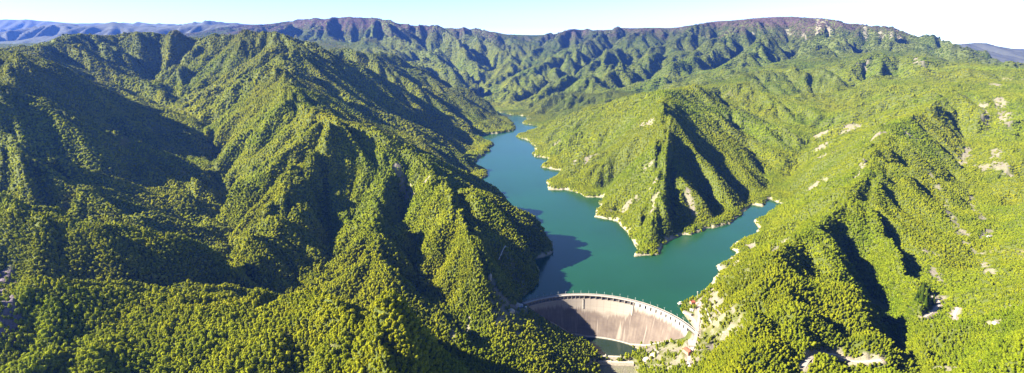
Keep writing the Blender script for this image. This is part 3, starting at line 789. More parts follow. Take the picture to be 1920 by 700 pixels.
dens = (1 - bare * .86) * (1 - grass * .62) * (1 - soil * .7) * (1 - cut) * (1 - (shore > .35))
for (px_, py_, pr_) in PADS: dens = dens * (np.hypot(X - px_, Y - py_) > pr_ + 4)
dens = dens * (1 - foot * .45) * (1 - cl * .42) * ~lake * ~dam_foot * ~inpool * ~below
dens = dens * (((rad_ - RAD) < -22) | ((rad_ - RAD) > 14) | (s_dam < -.06) | (s_dam > 1.06))
tanel = (H + 9 - CAMZ) / RR
cmax = np.maximum.accumulate((H + 4 - CAMZ) / RR, axis=0)

slope_g = np.hypot(*grad(blur(H, 2)))
def scatter(r0, r1, sp, seed, steep=False):
    g = np.random.default_rng(seed)
    xs = np.arange(-r1 * .75, r1 * .75, sp); ys = np.arange(r0 * .66, r1, sp)
    gx, gy = np.meshgrid(xs, ys); gx = gx + g.uniform(-.62, .62, gx.shape) * sp; gy = gy + g.uniform(-.62, .62, gy.shape) * sp
    gx, gy = gx.ravel(), gy.ravel(); r = np.hypot(gx, gy); a = np.arctan2(gx, gy)
    k = (r > r0) & (r <= r1) & (np.abs(a) < R(50)); gx, gy, r = gx[k], gy[k], r[k]
    z = sample(H, gx, gy); d = sample(dens, gx, gy)
    cm = sample(cmax, gx, gy)
    clear = vnoise(gx, gy, 55, 31) * .6 + vnoise(gx, gy, 18, 32) * .4
    k = (g.uniform(size=len(gx)) < d * np.where(clear < .15, .4, 1)) & ((z + 12 - CAMZ) / r > cm - .035 * np.clip(1000 / r, .35, 1)) & ((z > 1.0) | (gy < 1090))
    k &= (z - CAMZ) / r > -.84
    if steep: k &= sample(slope_g, gx, gy) > .95
    return np.stack([gx[k], gy[k], z[k]], -1)
bands = [(430, 1250, 3.9, 5.0, 0), (1250, 2500, 4.7, 7.2, 1), (2500, 4600, 7.2, 11, 1), (4600, 9300, 12, 18, 2), (430, 1600, 3.4, 5.0, 0)]
PTS, SCL, IDX = [], [], []
for bi, (r0, r1, sp, wd, kind) in enumerate(bands):
    p = scatter(r0, r1, sp, 900 + bi, bi == 4); n = len(p); g = np.random.default_rng(50 + bi)
    s = wd * np.exp(g.normal(0, .24, n).clip(-.6, .5)) * (1 + .25 * (fbm(p[:, 0], p[:, 1], 120, 3, 33)))
    hsc = s * g.uniform(.8, 1.2, n) * (1.2, .52, .42, .40, 1.1)[bi]
    p[:, 2] -= hsc * (.17, .27, .27, .2, .3)[bi]
    PTS.append(p); SCL.append(np.stack([s, s, hsc], -1))
    lo, nn = ((0, NN_), (NN_, NM_), (NN_ + NM_, NF_))[kind]
    IDX.append(g.integers(lo, lo + nn, n))
PTS, SCL, IDX = np.concatenate(PTS), np.concatenate(SCL), np.concatenate(IDX)
print('TREES', len(PTS))

# the 300 that show largest are trees of their own, the rest is one woodland
def project(p):
    x, y, z = p[:, 0], p[:, 1], p[:, 2] - CAMZ
    dpt = y * CP - z * SP; up = y * SP + z * CP
    return 960 + FPX * x / dpt, 350 - FPX * up / dpt, dpt
u_, v_, dp_ = project(PTS + np.array([0, 0, 4.0]))
vis = (u_ > 6) & (u_ < 1914) & (v_ > 0) & (v_ < 694) & ((PTS[:, 2] + SCL[:, 2] * .75 - CAMZ) / np.hypot(PTS[:, 0], PTS[:, 1]) > sample(cmax, PTS[:, 0], PTS[:, 1]) + .004)
size = np.where(vis, SCL[:, 0] / dp_, 0)
order = np.argsort(-size)[:300]
own = np.zeros(len(PTS), bool); own[order] = True
TRUNK = trunk_mesh(1.0, .05); TRUNK.materials.append(BARK)
REG = [(0, 160, 'leafy yellow-green tree in the bottom left corner of the wooded slope', 'near trees in the bottom left corner'),
       (160, 330, 'leafy yellow-green tree low on the wooded slope, a little in from the bottom left corner', 'near trees a little in from the bottom left corner'),
       (330, 540, 'leafy yellow-green tree at the foot of the left slope, left of the wooded knoll', 'near trees left of the knoll'),
       (540, 680, 'rounded yellow-green tree on the left half of the wooded knoll at the bottom', 'near trees on the left half of the knoll'),
       (680, 1000, 'rounded yellow-green tree on the right half of the wooded knoll, towards the dam', 'near trees on the right half of the knoll'),
       (1000, 1560, 'bright green tree on the lower flank of the ridge just right of the dam', 'near trees on the ridge flank right of the dam'),
       (1560, 1760, 'bright green tree at the bottom edge, right of the dark gully', 'near trees right of the dark gully'),
       (1760, 1850, 'bright green tree at the bottom edge, a little in from the lower right corner', 'near trees a little in from the lower right corner'),
       (1850, 1920, 'bright green tree on the slope in the very lower right corner', 'near trees in the lower right corner')]
for n_, i in enumerate(order):
    lab, grp = next((l, g) for a, b_, l, g in REG if a <= u_[i] < b_ or b_ == 1920)
    e = bpy.data.objects.new('broadleaf_tree', None); COL.objects.link(e)
    e.location = PTS[i]; e.rotation_euler = (0, 0, random.uniform(0, 6.28)); e.empty_display_size = 1
    e['label'] = lab; e['category'] = 'tree'; e['group'] = grp
    s, hs = SCL[i, 0], SCL[i, 2]
    tk = bpy.data.objects.new('trunk', TRUNK); COL.objects.link(tk); tk.parent = e; tk.scale = (s * .8, s * .8, hs * .55); tk.location.z = -.4
    cr_ = bpy.data.objects.new('crown', near_crowns[i % NN_]); COL.objects.link(cr_); cr_.parent = e; cr_.scale = (s, s, hs); cr_.location.z = hs * .12
PTS2, SCL2, IDX2 = PTS[~own], SCL[~own], IDX[~own]
wd = bpy.data.meshes.new('woodland'); wd.vertices.add(len(PTS2)); wd.vertices.foreach_set('co', (PTS2 + np.array([0, 0, .2])).astype(np.float32).ravel())
a_ = wd.attributes.new('scl', 'FLOAT_VECTOR', 'POINT'); a_.data.foreach_set('vector', SCL2.astype(np.float32).ravel())
rot = np.zeros_like(SCL2); rot[:, 2] = 0; 
gx_, gy_ = grad(blur(H, 3)); tx_, ty_ = sample(gx_, PTS2[:, 0], PTS2[:, 1]), sample(gy_, PTS2[:, 0], PTS2[:, 1])
lean = np.interp(np.hypot(PTS2[:, 0], PTS2[:, 1]), [500, 1300, 2500], [.25, .6, .9])
nx_, ny_, nz_ = -tx_ * lean, -ty_ * lean, np.ones(len(rot)); nl = np.sqrt(nx_ ** 2 + ny_ ** 2 + 1); nx_, ny_, nz_ = nx_ / nl, ny_ / nl, nz_ / nl
rot[:, 0] = np.arcsin(np.clip(-ny_, -1, 1)); rot[:, 1] = np.arctan2(nx_, nz_)      # crowns lean out from the steep slopes
a_ = wd.attributes.new('rot', 'FLOAT_VECTOR', 'POINT'); a_.data.foreach_set('vector', rot.astype(np.float32).ravel())
a_ = wd.attributes.new('idx', 'INT', 'POINT'); a_.data.foreach_set('value', IDX2.astype(np.int32))
wo = link('woodland', wd); wo['kind'] = 'stuff'
ng = bpy.data.node_groups.new('plant_trees', 'GeometryNodeTree')
ng.interface.new_socket('Geometry', in_out='INPUT', socket_type='NodeSocketGeometry'); ng.interface.new_socket('Geometry', in_out='OUTPUT', socket_type='NodeSocketGeometry')
gi_, go_ = ng.nodes.new('NodeGroupInput'), ng.nodes.new('NodeGroupOutput')
iop = ng.nodes.new('GeometryNodeInstanceOnPoints'); ci = ng.nodes.new('GeometryNodeCollectionInfo')
ci.inputs['Collection'].default_value = protos; ci.inputs['Separate Children'].default_value = True; ci.inputs['Reset Children'].default_value = True
m2p = ng.nodes.new('GeometryNodeMeshToPoints')
def na(name, typ):
    n = ng.nodes.new('GeometryNodeInputNamedAttribute'); n.data_type = typ; n.inputs['Name'].default_value = name; return n.outputs['Attribute']
iop.inputs['Pick Instance'].default_value = True
l_ = ng.links.new
l_(gi_.outputs[0], m2p.inputs['Mesh']); l_(m2p.outputs[0], iop.inputs['Points']); l_(ci.outputs[0], iop.inputs['Instance'])
l_(na('idx', 'INT'), iop.inputs['Instance Index']); l_(na('scl', 'FLOAT_VECTOR'), iop.inputs['Scale'])
e2r = ng.nodes.new('FunctionNodeEulerToRotation'); l_(na('rot', 'FLOAT_VECTOR'), e2r.inputs[0]); l_(e2r.outputs[0], iop.inputs['Rotation'])
l_(iop.outputs[0], go_.inputs[0])
md = wo.modifiers.new('plant_trees', 'NODES'); md.node_group = ng

# dark conifers by the bend of the road
pmesh = [pine_mesh(5 + i) for i in range(3)]
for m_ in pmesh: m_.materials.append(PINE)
for k, (u, v) in enumerate([(1722, 556), (1729, 548), (1735, 560), (1741, 550), (1727, 566), (1738, 572), (1748, 573), (1718, 566), (1733, 580)]):
    p = hit(u, v)
    e = bpy.data.objects.new('conifer', None); COL.objects.link(e); e.location = p
    e['label'] = 'dark slender conifer in the small clump by the bend of the valley road'; e['category'] = 'tree'; e['group'] = 'dark conifers by the road bend'
    hh = random.uniform(20, 27)
    for nm, m_, sc in (('trunk', TRUNK, (5, 5, hh * .3)), ('crown', pmesh[k % 3], (hh, hh, hh))):
        c_ = bpy.data.objects.new(nm, m_); COL.objects.link(c_); c_.parent = e; c_.scale = sc; c_.rotation_euler.z = k
#@@PART4

# ------------------------------------------------------------------ building helpers
class MB:
    def __init__(s): s.v, s.f, s.u = [], [], []
    def box(s, c, size, rz=0.0, taper=1.0, base=True):
        """box standing on c (x, y, z of its foot), turned by rz"""
        n = len(s.v); cs, sn = math.cos(rz), math.sin(rz)
        for k, z in enumerate((0, size[2])):
            q = taper if k else 1
            for sx, sy in ((-1, -1), (1, -1), (1, 1), (-1, 1)):
                x, y = sx * size[0] / 2 * q, sy * size[1] / 2 * q
                s.v.append((c[0] + x * cs - y * sn, c[1] + x * sn + y * cs, c[2] + z))
        s.f += [[n, n + 3, n + 2, n + 1], [n + 4, n + 5, n + 6, n + 7]] + [[n + i, n + (i + 1) % 4, n + 4 + (i + 1) % 4, n + 4 + i] for i in range(4)]
        return s
    def tube(s, a, b, r, seg=6):
        a, b = Vector(a), Vector(b); d = (b - a).normalized(); p = d.orthogonal().normalized(); q = d.cross(p); n = len(s.v)
        for e in (a, b):
            for i in range(seg):
                t = 6.2832 * i / seg; s.v.append(tuple(e + p * r * math.cos(t) + q * r * math.sin(t)))
        s.f += [[n + i, n + (i + 1) % seg, n + seg + (i + 1) % seg, n + seg + i] for i in range(seg)] + [list(range(n + seg - 1, n - 1, -1)), list(range(n + seg, n + 2 * seg))]
        return s
    def roof(s, c, size, rise, rz=0.0, over=.5):
        """gabled roof, ridge along local x, with thickness"""
        n = len(s.v); cs, sn = math.cos(rz), math.sin(rz); hx, hy = size[0] / 2 + over, size[1] / 2 + over
        P_ = [(-hx, -hy, 0), (hx, -hy, 0), (hx, hy, 0), (-hx, hy, 0), (-hx, 0, rise), (hx, 0, rise)]
        P_ += [(x, y, z + .3) for x, y, z in P_]
        for x, y, z in P_: s.v.append((c[0] + x * cs - y * sn, c[1] + x * sn + y * cs, c[2] + z))
        F_ = [(0, 1, 5, 4), (2, 3, 4, 5), (6, 10, 11, 7), (8, 11, 10, 9), (0, 6, 7, 1), (2, 8, 9, 3), (0, 4, 10, 6), (4, 3, 9, 10), (1, 7, 11, 5), (5, 11, 8, 2)]
        s.f += [[n + i for i in q] for q in F_]; return s
    def gable(s, c, size, rise, rz=0.0):
        """house body: walls with gable ends"""
        n = len(s.v); cs, sn = math.cos(rz), math.sin(rz); hx, hy, h = size[0] / 2, size[1] / 2, size[2]
        P_ = [(-hx, -hy, 0), (hx, -hy, 0), (hx, hy, 0), (-hx, hy, 0), (-hx, -hy, h), (hx, -hy, h), (hx, hy, h), (-hx, hy, h), (-hx, 0, h + rise), (hx, 0, h + rise)]
        for x, y, z in P_: s.v.append((c[0] + x * cs - y * sn, c[1] + x * sn + y * cs, c[2] + z))
        s.f += [[n + i for i in q] for q in ((0, 1, 5, 4), (2, 3, 7, 6), (1, 2, 6, 9, 5), (3, 0, 4, 8, 7), (4, 5, 9, 8), (6, 7, 8, 9))]; return s
    def prism(s, poly, z0, z1):
        n = len(s.v); k = len(poly)
        s.v += [(x, y, z0) for x, y in poly] + [(x, y, z1) for x, y in poly]
        s.f += [list(range(n + k - 1, n - 1, -1)), list(range(n + k, n + 2 * k))] + [[n + i, n + (i + 1) % k, n + k + (i + 1) % k, n + k + i] for i in range(k)]; return s
    def build(s, name, mat, parent=None):
        me = bpy.data.meshes.new(name); me.from_pydata(s.v, [], s.f); me.update()
        bm = bmesh.new(); bm.from_mesh(me); bmesh.ops.recalc_face_normals(bm, faces=bm.faces); bm.to_mesh(me); bm.free()
        return link(name, me, mat, parent)
def thing(name, loc, label, cat, group=None):
    e = bpy.data.objects.new(name, None); COL.objects.link(e); e.location = (0, 0, 0)
    e['label'] = label; e['category'] = cat
    if group: e['group'] = group
    return e
def tag(o, label, cat, group=None):
    o['label'] = label; o['category'] = cat
    if group: o['group'] = group
    return o
def gz(x, y): return float(sample(H, np.array([x]), np.array([y]))[0])

CONC = simple('pale_concrete', (.18, .16, .138), .85, .18, .25)
WHITE = simple('whitewash', (.30, .285, .265), .8, .1, .5)
DARK = simple('dark_opening', (.035, .035, .04), .9, .2, 1)
REDT = simple('red_roof_tiles', (.22, .05, .025), .8, .35, 1.2)
BRICK = simple('warm_render', (.32, .17, .11), .85, .15, .8)
BLUE = simple('blue_paint', (.06, .12, .40), .6, .1, 1)
STEEL = simple('galvanised_steel', (.55, .56, .58), .5, .1, 2, .3)
STONE = simple('weathered_stone', (.30, .26, .21), .9, .35, .4)

# weathered downstream face: vertical runs, pour bands and joints drawn from arc length (u) and height (v)
dm, t, b, out = nodes('dam_concrete')
uvn = N(t, 'ShaderNodeUVMap'); uvn.uv_map = 'run'
def stretched(su, sv, scale, det=4, ro=.6):
    mp = N(t, 'ShaderNodeMapping'); mp.inputs['Scale'].default_value = (su, sv, 1); t.links.new(uvn.outputs[0], mp.inputs[0]); return noise(t, mp.outputs[0], scale, det, ro)
sep = N(t, 'ShaderNodeSeparateXYZ'); t.links.new(uvn.outputs[0], sep.inputs[0]); U_, V_ = sep.outputs[0], sep.outputs[1]
runs = stretched(.22, .012, 1.0, 5, .65); bands = stretched(.01, .45, 1.0, 3); blot = stretched(.03, .04, 1.0, 5)
base = ramp(t, blot, [(.3, (.055, .040, .032)), (.5, (.092, .070, .056)), (.72, (.13, .104, .083))])
c = mix(t, ramp(t, runs, [(.42, (0, 0, 0)), (.62, (.75, .75, .75))]), base, (.062, .045, .038))
# the upper lifts are cleaner; the seam dips in an arc under the overflow
sn_ = math_(t, 'DIVIDE', U_, RAD * abs(A1 - A0))
bnd = ramp(t, sn_, [(0, (.3,) * 3), (.22, (.42,) * 3), (.34, (.66,) * 3), (.46, (.80,) * 3), (.57, (.70,) * 3), (.605, (.30,) * 3), (.8, (.26,) * 3), (1, (.34,) * 3)])
topf = math_(t, 'ADD', V_, math_(t, 'MULTIPLY', bnd, 50))
topf = math_(t, 'ADD', topf, math_(t, 'MULTIPLY', math_(t, 'SUBTRACT', runs, .5), 38))
topf = math_(t, 'MULTIPLY_ADD', topf, 1 / 7.0); topf.node.inputs[2].default_value = .3; topf.node.use_clamp = True
c = mix(t, math_(t, 'MULTIPLY', topf, .85), c, (.215, .185, .155))
c = mix(t, ramp(t, bands, [(.52, (0, 0, 0)), (.6, (.22, .22, .22))]), c, (.11, .085, .07))
# one diagonal-lapped darker belt at mid height
belt = math_(t, 'ADD', V_, math_(t, 'MULTIPLY', blot, 26)); bd = math_(t, 'ABSOLUTE', math_(t, 'ADD', belt, 22))
beltf = math_(t, 'SUBTRACT', 1, math_(t, 'DIVIDE', bd, 8.5), clamp=True)
c = mix(t, math_(t, 'MULTIPLY', beltf, .45), c, (.085, .062, .05))
jt = math_(t, 'FRACT', math_(t, 'DIVIDE', U_, 15.5)); jf = math_(t, 'LESS_THAN', jt, .035)
c = mix(t, math_(t, 'MULTIPLY', jf, .55), c, (.07, .055, .045))
pale = stretched(.09, .005, 1.0, 3); c = mix(t, ramp(t, pale, [(.60, (0, 0, 0)), (.66, (.5, .5, .5))]), c, (.25, .21, .175))
t.links.new(c, b.inputs['Base Color']); b.inputs['Roughness'].default_value = .9
bump(t, runs, .25, .4, b)

# ------------------------------------------------------------------ the dam
ARC = RAD * abs(A1 - A0)
dam = thing('dam', None, 'curved pale concrete arch dam holding back the green lake', 'dam')
NS, NZ = 170, 26
v, f, uvs = [], [], []
TOPZ = -4.6
for i in range(NS + 1):
    s = i / NS; zb = dam_toe_z(s) - 9
    for j in range(NZ + 1):
        z = TOPZ + (zb - TOPZ) * j / NZ
        v.append(dam_pt(s, dam_face_off(z), z)); uvs.append((s * ARC, z))
for i in range(NS):
    for j in range(NZ):
        a = i * (NZ + 1) + j; f.append((a, a + 1, a + NZ + 2, a + NZ + 1))
nf = len(v)
for i in range(NS + 1):                      # upstream face and the shelf on top
    s = i / NS
    v += [dam_pt(s, dam_face_off(TOPZ), TOPZ), dam_pt(s, 3.0, TOPZ), dam_pt(s, 3.0, min(-30, dam_toe_z(s) - 9))]; uvs += [(s * ARC, 0)] * 2 + [(s * ARC, -40)]
for i in range(NS):
    for k in (0, 1):
        a = nf + i * 3 + k; f.append((a, a + 3, a + 4, a + 1))
wme = mk_mesh('wall', v, f); ul = wme.uv_layers.new(name='run')
li = np.array(f).ravel(); ul.data.foreach_set('uv', np.array(uvs, np.float32)[li].ravel())
link('wall', wme, dm, dam)
def ring(name, o0, o1, z0, z1, mat, s0=0.0, s1=1.0, n=150):
    v, f = [], []
    for i in range(n + 1):
        s = s0 + (s1 - s0) * i / n
        v += [dam_pt(s, o0, z0), dam_pt(s, o1, z0), dam_pt(s, o1, z1), dam_pt(s, o0, z1)]
    for i in range(n):
        for k in range(4):
            a = i * 4; f.append((a + k, a + (k + 1) % 4, a + 4 + (k + 1) % 4, a + 4 + k))
    e = n * 4; f += [(0, 3, 2, 1), (e, e + 1, e + 2, e + 3)]
    return link(name, mk_mesh(name, v, f), mat, dam)
ring('gallery_wall', -1.6, 2.6, TOPZ - .1, 2.2, CONC)                    # recessed band under the deck
ring('crest_road', -4.6, 3.4, 2.2, 3.1, simple('crest_paving', (.25, .235, .22), .9, .1, .5), -.012, 1.012)
ring('parapet', 3.4, 4.1, 2.4, 4.6, CONC, -.012, 1.012)
ring('parapet', -5.3, -4.6, 2.0, 4.3, CONC, -.012, 1.012)
def pier(s, w_, d0=-5.6, d1=-1.4, z0=TOPZ - .3, z1=2.1):
    p = dam_pt(s, (d0 + d1) / 2); a = A0 + (A1 - A0) * s
    return (p[0], p[1], z0), (abs(d1 - d0), w_, z1 - z0), a
# overflow openings: wide and open in the middle third, then white panels with dark slots
for k in range(9):
    s = .335 + k * .031; c_, sz, a = pier(s, 1.3)
    MB().box(c_, sz, a, 1.0).build('pier', CONC, dam)
for k in range(8):
    s = .3505 + k * .031; p = dam_pt(s, -1.72); a = A0 + (A1 - A0) * s
    MB().box((p[0], p[1], TOPZ + 1.0), (.2, 10.5, 5.6), a).build('opening_shade', DARK, dam)  # dark sheet at the back of each opening stands in for its shade
for k in range(11):
    s = .622 + k * .031; c_, sz, a = pier(s, 8.8, -5.5, -1.6)
    MB().box(c_, sz, a).build('panel', WHITE, dam)
for k in range(12):
    s = .6065 + k * .031; p = dam_pt(s, -1.8); a = A0 + (A1 - A0) * s
    MB().box((p[0], p[1], TOPZ), (.5, 3.2, 6.6), a).build('slot', DARK, dam)
for k in range(14):
    s = .03 + k * .0215; c_, sz, a = pier(s, 1.0, -5.4, -1.5)
    MB().box(c_, sz, a).build('bracket', CONC, dam)
# raised ribs down the face at the two ends of the overflow
for s in (.33, .60):
    v, f = [], []
    for j in range(14):
        z = TOPZ + (-26 - TOPZ) * j / 13
        for o_, ds in ((-.9, -.0035), (-.9, .0035), (.5, .0035), (.5, -.0035)): v.append(dam_pt(s + ds, dam_face_off(z) + o_, z))
    for j in range(13):
        for k in range(4): f.append((j * 4 + k, j * 4 + (k + 1) % 4, j * 4 + 4 + (k + 1) % 4, j * 4 + 4 + k))
    f.append((0, 1, 2, 3)); link('rib', mk_mesh('rib', v, f), CONC, dam)
# plinth along the toe
v, f = [], []
n = 90
for i in range(n + 1):
    s = .13 + .72 * i / n; z = max(dam_toe_z(s), POOLZ + .5) ; o_ = dam_face_off(z)
    for oo, zz_ in ((o_ + 1, z - 8), (o_ - 4.0, z - 8), (o_ - 4.0, z + 1.6), (o_ + 1, z + 1.6)): v.append(dam_pt(s, oo, zz_))
for i in range(n):
    for k in range(4): f.append((i * 4 + k, i * 4 + (k + 1) % 4, i * 4 + 4 + (k + 1) % 4, i * 4 + 4 + k))
link('toe_plinth', mk_mesh('toe_plinth', v, f), CONC, dam)

# lamp posts along the lake side of the crest
def lamp(p, a, label, group, h=6.5):
    e = thing('street_lamp', None, label, 'street lamp', group); e.location = p; e.rotation_euler.z = a
    MB().tube((0, 0, 0), (0, 0, h), .16).build('pole', STEEL, e)
    MB().tube((0, 0, h - .1), (-1.8, 0, h + .35), .10).build('arm', STEEL, e)
    MB().box((-2.1, 0, h + .2), (1.1, .5, .28), 0, .8).build('lamp_head', WHITE, e)
    return e
first = lamp(dam_pt(.035, 3.75, 4.6), A0, 'slim grey lamp post on the lake side of the dam crest', 'lamp posts along the dam crest')
def copy_tree(o, loc, rz):
    c = o.copy(); COL.objects.link(c); c.location = loc; c.rotation_euler.z = rz
    for ch in list(o.children):
        d = ch.copy(); COL.objects.link(d); d.parent = c
    return c
for k in range(1, 24):
    s = .035 + k * .0405; copy_tree(first, dam_pt(s, 3.75, 4.6), A0 + (A1 - A0) * s)

# ------------------------------------------------------------------ weir and the works at the foot
wa, wb = Vector(weir_a), Vector(weir_b); dirw = (wb - wa).normalized(); mid = (wa + wb) / 2; rzw = math.atan2(dirw.y, dirw.x)
we = thing('weir', None, 'low stepped concrete weir closing the pool at the foot of the dam', 'weir')
nrm = Vector((dirw.y, -dirw.x, 0))
ln = (wb - wa).length
MB().box((mid.x, mid.y, POOLZ - 22), (ln + 8, 5, 23.2), rzw).build('weir_wall', STONE, we)
q = mid + nrm * 7; MB().box((q.x, q.y, POOLZ - 26), (ln * .8, 9, 20), rzw).build('apron', STONE, we)
for e_ in (-1, 1):
    q = mid + dirw * e_ * (ln / 2 + 3) + nrm * 4; MB().box((q.x, q.y, POOLZ - 24), (5, 15, 30), rzw).build('wing_wall', STONE, we)
for k, fr in enumerate((-.22, .12)):
    q = mid + dirw * ln * fr; MB().box((q.x, q.y, POOLZ - 1), (2, 6.5, 5), rzw).build('gate_post', CONC, we)

# ------------------------------------------------------------------ houses on the east abutment
def windows(o, c, size, rz, rows, cols, side, z0=1.1, mat=DARK, w_=1.0, h_=1.3):
    cs, sn = math.cos(rz), math.sin(rz)
    for r_ in range(rows):
        for k in range(cols):
            if side in ('s', 'n'):
                x = (k + .5) / cols * size[0] - size[0] / 2; y = (-1 if side == 's' else 1) * (size[1] / 2 + .03); sz = (w_, .12, h_)
            else:
                y = (k + .5) / cols * size[1] - size[1] / 2; x = (-1 if side == 'w' else 1) * (size[0] / 2 + .03); sz = (.12, w_, h_)
            fr = MB().box((c[0] + x * cs - y * sn, c[1] + x * sn + y * cs, c[2] + z0 + r_ * 3), sz, rz).build('window', mat, o)
            MB().box((c[0] + x * cs - y * sn, c[1] + x * sn + y * cs, c[2] + z0 + r_ * 3 - .2), (sz[0] + .3, sz[1] + .3, .14), rz).build('sill', WHITE, fr)
def house(c, size, rise, rz, label, wallm, roofm, rows=1, chimney=True):
    h = thing('house', None, label, 'house')
    c = (c[0], c[1], c[2] - .4)
    MB().gable(c, size, rise, rz).build('wall', wallm, h)
    rf = MB().roof((c[0], c[1], c[2] + size[2] - .15), size, rise + .1, rz).build('roof', roofm, h)
    cs, sn = math.cos(rz), math.sin(rz)
    if chimney:
        x, y = size[0] * .25, size[1] * .2; MB().box((c[0] + x * cs - y * sn, c[1] + x * sn + y * cs, c[2] + size[2] + rise * .3), (.9, .9, rise + .9), rz).build('chimney', BRICK, rf)
    windows(h, c, size, rz, rows, 3, 's', 1.5); windows(h, c, size, rz, rows, 2, 'w', 1.5)
    x, y = size[0] * .0, -(size[1] / 2 + .06)
    MB().box((c[0] + x * cs - y * sn, c[1] + x * sn + y * cs, c[2] + .1), (1.3, .14, 2.3), rz).build('door', STONE, h)
    return h
def at(u, v, dz=0):
    p = hit(u, v); return (p[0], p[1], p[2] + dz)
rz1 = R(-68)
ph = pad_house
house((ph[0], ph[1], ph[2]), (15, 10, 6), 2.8, rz1, 'red roofed gatehouse on the yard below the right end of the dam', BRICK, REDT, 1)
sh = thing('shed', None, 'low white flat-roofed shed at the downhill end of the yard, below the red roofed gatehouse', 'shed')
pq = at(1293, 683); MB().box((pq[0], pq[1], pq[2] - 2.5), (8, 6, 6), rz1).build('wall', WHITE, sh); MB().box((pq[0], pq[1], pq[2] + 3.51), (8.8, 6.8, .35), rz1).build('roof', CONC, sh)
MB().box((pq[0] - 2.5, pq[1] - 3.4, pq[2] - .5), (.2, 2, 2.6), rz1).build('door', DARK, sh)
yard = MB().prism([(pad_yard[0] + x, pad_yard[1] + y) for x, y in ((-9, -11), (5, -13), (11, 8), (2, 14), (-5, 8))], pad_yard[2] - 1.2, pad_yard[2] + .35).build('paved_yard', simple('pale_paving', (.26, .23, .20), .9, .08, .4))
yard['kind'] = 'structure'
pu = pad_up
house((pu[0] - 3, pu[1] + 1, pu[2]), (9, 7, 5), 2.2, R(15), 'small orange-walled house with a red roof on the point above the lake', BRICK, REDT)
an = thing('annex', None, 'small blue-doored annex beside the orange-walled house above the lake', 'annex')
MB().box((pu[0] + 6, pu[1] - 3, pu[2] - .5), (5, 5, 4), R(15)).build('wall', BRICK, an); MB().box((pu[0] + 6, pu[1] - 3, pu[2] + 3.51), (5.7, 5.7, .35), R(15)).build('roof', STONE, an)
MB().box((pu[0] + 5.3, pu[1] - 5.65, pu[2] - .3), (2.6, .2, 2.8), R(15)).build('door', BLUE, an)
ptq = pad_terr
b3 = thing('valve_house', None, 'long white flat-roofed building on the terrace between the dam crest and the lake', 'building')
MB().box((ptq[0] - 2, ptq[1] + 1, ptq[2] - .5), (19, 6, 4.2), R(-52)).build('wall', WHITE, b3)
MB().box((ptq[0] - 2, ptq[1] + 1, ptq[2] + 3.71), (19.8, 6.8, .4), R(-52)).build('roof', CONC, b3)
for k in (-6, -2, 2, 6):
    cs, sn = math.cos(R(-52)), math.sin(R(-52)); x, y = k, -3.08
    MB().box((ptq[0] - 2 + x * cs - y * sn, ptq[1] + 1 + x * sn + y * cs, ptq[2] + .8), (1.6, .12, 1.5), R(-52)).build('window', DARK, b3)
b4 = thing('hut', None, 'small white square hut beside the road at the right end of the dam crest', 'hut')
pp = at(1297, 583); MB().box((pp[0], pp[1], pp[2] - .6), (7, 7, 4.4), R(-30)).build('wall', WHITE, b4); MB().box((pp[0], pp[1], pp[2] + 3.81), (7.8, 7.8, .3), R(-30)).build('roof', WHITE, b4)
MB().box((pp[0] - 1.9, pp[1] - 3.1, pp[2] - .2), (1.6, .2, 2.4), R(-30)).build('door', DARK, b4)
# white intake platform on the water's edge
ip = P(1275, 569, z=3.5)
it = thing('intake_platform', None, 'white intake platform standing on legs at the edge of the lake', 'platform')
MB().box((ip[0], ip[1], 2.6), (9, 7, 1.0), R(20)).build('deck', WHITE, it); MB().box((ip[0] + 1, ip[1] + 1, 3.61), (4.5, 4, 3), R(20)).build('cabin', WHITE, it)
for sx in (-1, 1):
    for sy in (-1, 1): MB().tube((ip[0] + 3 * sx, ip[1] + 2.3 * sy, -14), (ip[0] + 3 * sx, ip[1] + 2.3 * sy, 2.6), .4).build('leg', CONC, it)
ms = thing('mast', None, 'thin white mast with crossbars on the shore right of the dam', 'mast')
mp = at(1307, 562); h = 17
MB().tube((mp[0], mp[1], mp[2] - 1), (mp[0], mp[1], mp[2] + h), .35).build('pole', WHITE, ms)
MB().box((mp[0], mp[1], mp[2] + h), (2.2, 2.2, 1.4), .3).build('head', WHITE, ms)
MB().box((mp[0], mp[1], mp[2] + h * .75), (2.6, .25, .25), .3).build('crossbar', WHITE, ms)
# retaining walls on the slope above the abutment
def wall_run(px, hgt, label, mat=STONE, thick=1.0):
    l = [hit(u, v) for u, v in px]; o = None; m_ = MB()
    for a, b_ in zip(l[:-1], l[1:]):
        n = max(1, int(math.dist(a[:2], b_[:2]) / 7))
        for i in range(n):
            t0, t1 = i / n, (i + 1) / n
            x, y = a[0] + (b_[0] - a[0]) * (t0 + t1) / 2, a[1] + (b_[1] - a[1]) * (t0 + t1) / 2
            m_.box((x, y, gz(x, y) - 1.5), (math.dist(a[:2], b_[:2]) / n * 1.0, thick, hgt + 1.5), math.atan2(b_[1] - a[1], b_[0] - a[0]))
    return tag(m_.build('retaining_wall', mat), label, 'wall')
wall_run([(1322, 575), (1328, 592), (1334, 608)], 2.5, 'narrow stone retaining wall running up the grassy slope right of the dam')
wall_run([(1345, 632), (1372, 615), (1398, 600)], 2.2, 'long stone wall along the top of the bare slope right of the dam')
wall_run([(1222, 640), (1245, 646), (1262, 640)], 4, 'grey rock wall at the foot of the dam face, right of the pool', STONE, 2)
wall_run([(1212, 668), (1226, 656), (1236, 664)], 3, 'short broken wall on the rocky bank beside the pool', CONC, 1.5)

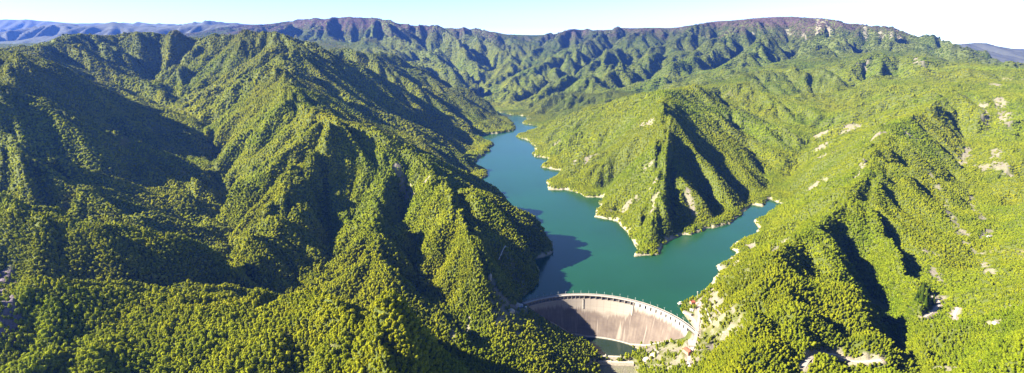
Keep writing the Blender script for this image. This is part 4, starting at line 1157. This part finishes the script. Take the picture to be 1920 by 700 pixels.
# ------------------------------------------------------------------ west abutment
pl_ = pad_left
g1 = thing('gatehouse', None, 'small blue-grey flat-roofed gatehouse at the left end of the dam crest', 'gatehouse')
MB().box((pl_[0] - 2, pl_[1] - 2, pl_[2] - .5), (9, 6.5, 4.6), R(20)).build('wall', simple('blue_grey_render', (.3, .34, .45), .8, .1, .6), g1)
MB().box((pl_[0] - 2, pl_[1] - 2, pl_[2] + 4.11), (9.8, 7.3, .4), R(20)).build('roof', WHITE, g1)
MB().box((pl_[0] - .8, pl_[1] - 5.1, pl_[2] - .2), (1.6, .2, 2.5), R(20)).build('door', BLUE, g1)
tk = thing('tank', None, 'small white round tank beside the gatehouse at the left end of the dam', 'tank')
MB().tube((pl_[0] + 9, pl_[1] - 7, pl_[2] - 3), (pl_[0] + 9, pl_[1] - 7, pl_[2] + 2.2), 2.4, 14).build('shell', WHITE, tk); MB().tube((pl_[0] + 9, pl_[1] - 7, pl_[2] + 2.2), (pl_[0] + 9, pl_[1] - 7, pl_[2] + 2.6), 1.2, 12).build('hatch', STEEL, tk)
# pale sloping chute on the shaded bank above the west end
l0, l1 = hit(935, 491), hit(952, 468)
m_ = MB()
for i in range(8):
    a = [l0[k] + (l1[k] - l0[k]) * i / 8 for k in range(3)]; b_ = [l0[k] + (l1[k] - l0[k]) * (i + 1) / 8 for k in range(3)]
    a[2], b_[2] = gz(a[0], a[1]) + 5, gz(b_[0], b_[1]) + 5
    m_.tube(a, b_, 1.3, 6)
ch_ = thing('pipeline', None, 'pale pipe running down the dark shaded bank left of the lake', 'pipeline')
o_ = m_.build('pipe', WHITE, ch_)
for i in range(0, 9, 2):
    x, y = l0[0] + (l1[0] - l0[0]) * i / 8, l0[1] + (l1[1] - l0[1]) * i / 8; MB().box((x, y, gz(x, y) - 2), (1.4, 1.4, 6.5)).build('footing', CONC, ch_)
# rock teeth on the crest left of the dam
def boulder(p, s, seed, label, group=None):
    r = np.random.default_rng(seed); v, f = ico(3); d = 1 + lump_noise(v, seed, 9) * .35
    vv = v * (d * (1 + r.uniform(-.05, .05, len(v))))[:, None] * np.array(s) + np.array(p)
    return tag(link('rock_outcrop', mk_mesh('rock_outcrop', vv, f), STONE), label, 'rock', group)
for k, (u, v_, s, lab) in enumerate([(919, 523, (3.5, 4, 9), 'tall pinkish rock tooth on the wooded crest left of the dam'),
        (968, 574, (10, 7, 7), 'big pale rock outcrop beside the left end of the dam crest'), (958, 585, (7, 6, 6), 'brown rock outcrop just below the pale outcrop at the left end of the dam'),
        (1228, 668, (9, 6, 6), 'grey rock slab on the bank between the pool and the dam face'), (1214, 676, (8, 5, 5), 'broken grey rock on the bank just right of the weir')]):
    p = hit(u, v_); boulder(p, s, 300 + k, lab)
# far lone buildings
for u, v_, sz, lab in [(1855, 446, (12, 8, 5), 'small pale farmhouse on the bright slope at the far right'), (1868, 609, (10, 8, 5), 'small white house among the trees in the lower right')]:
    p = hit(u, v_); house(p, sz, 2.2, R(25), lab, WHITE, CONC, 1, False)
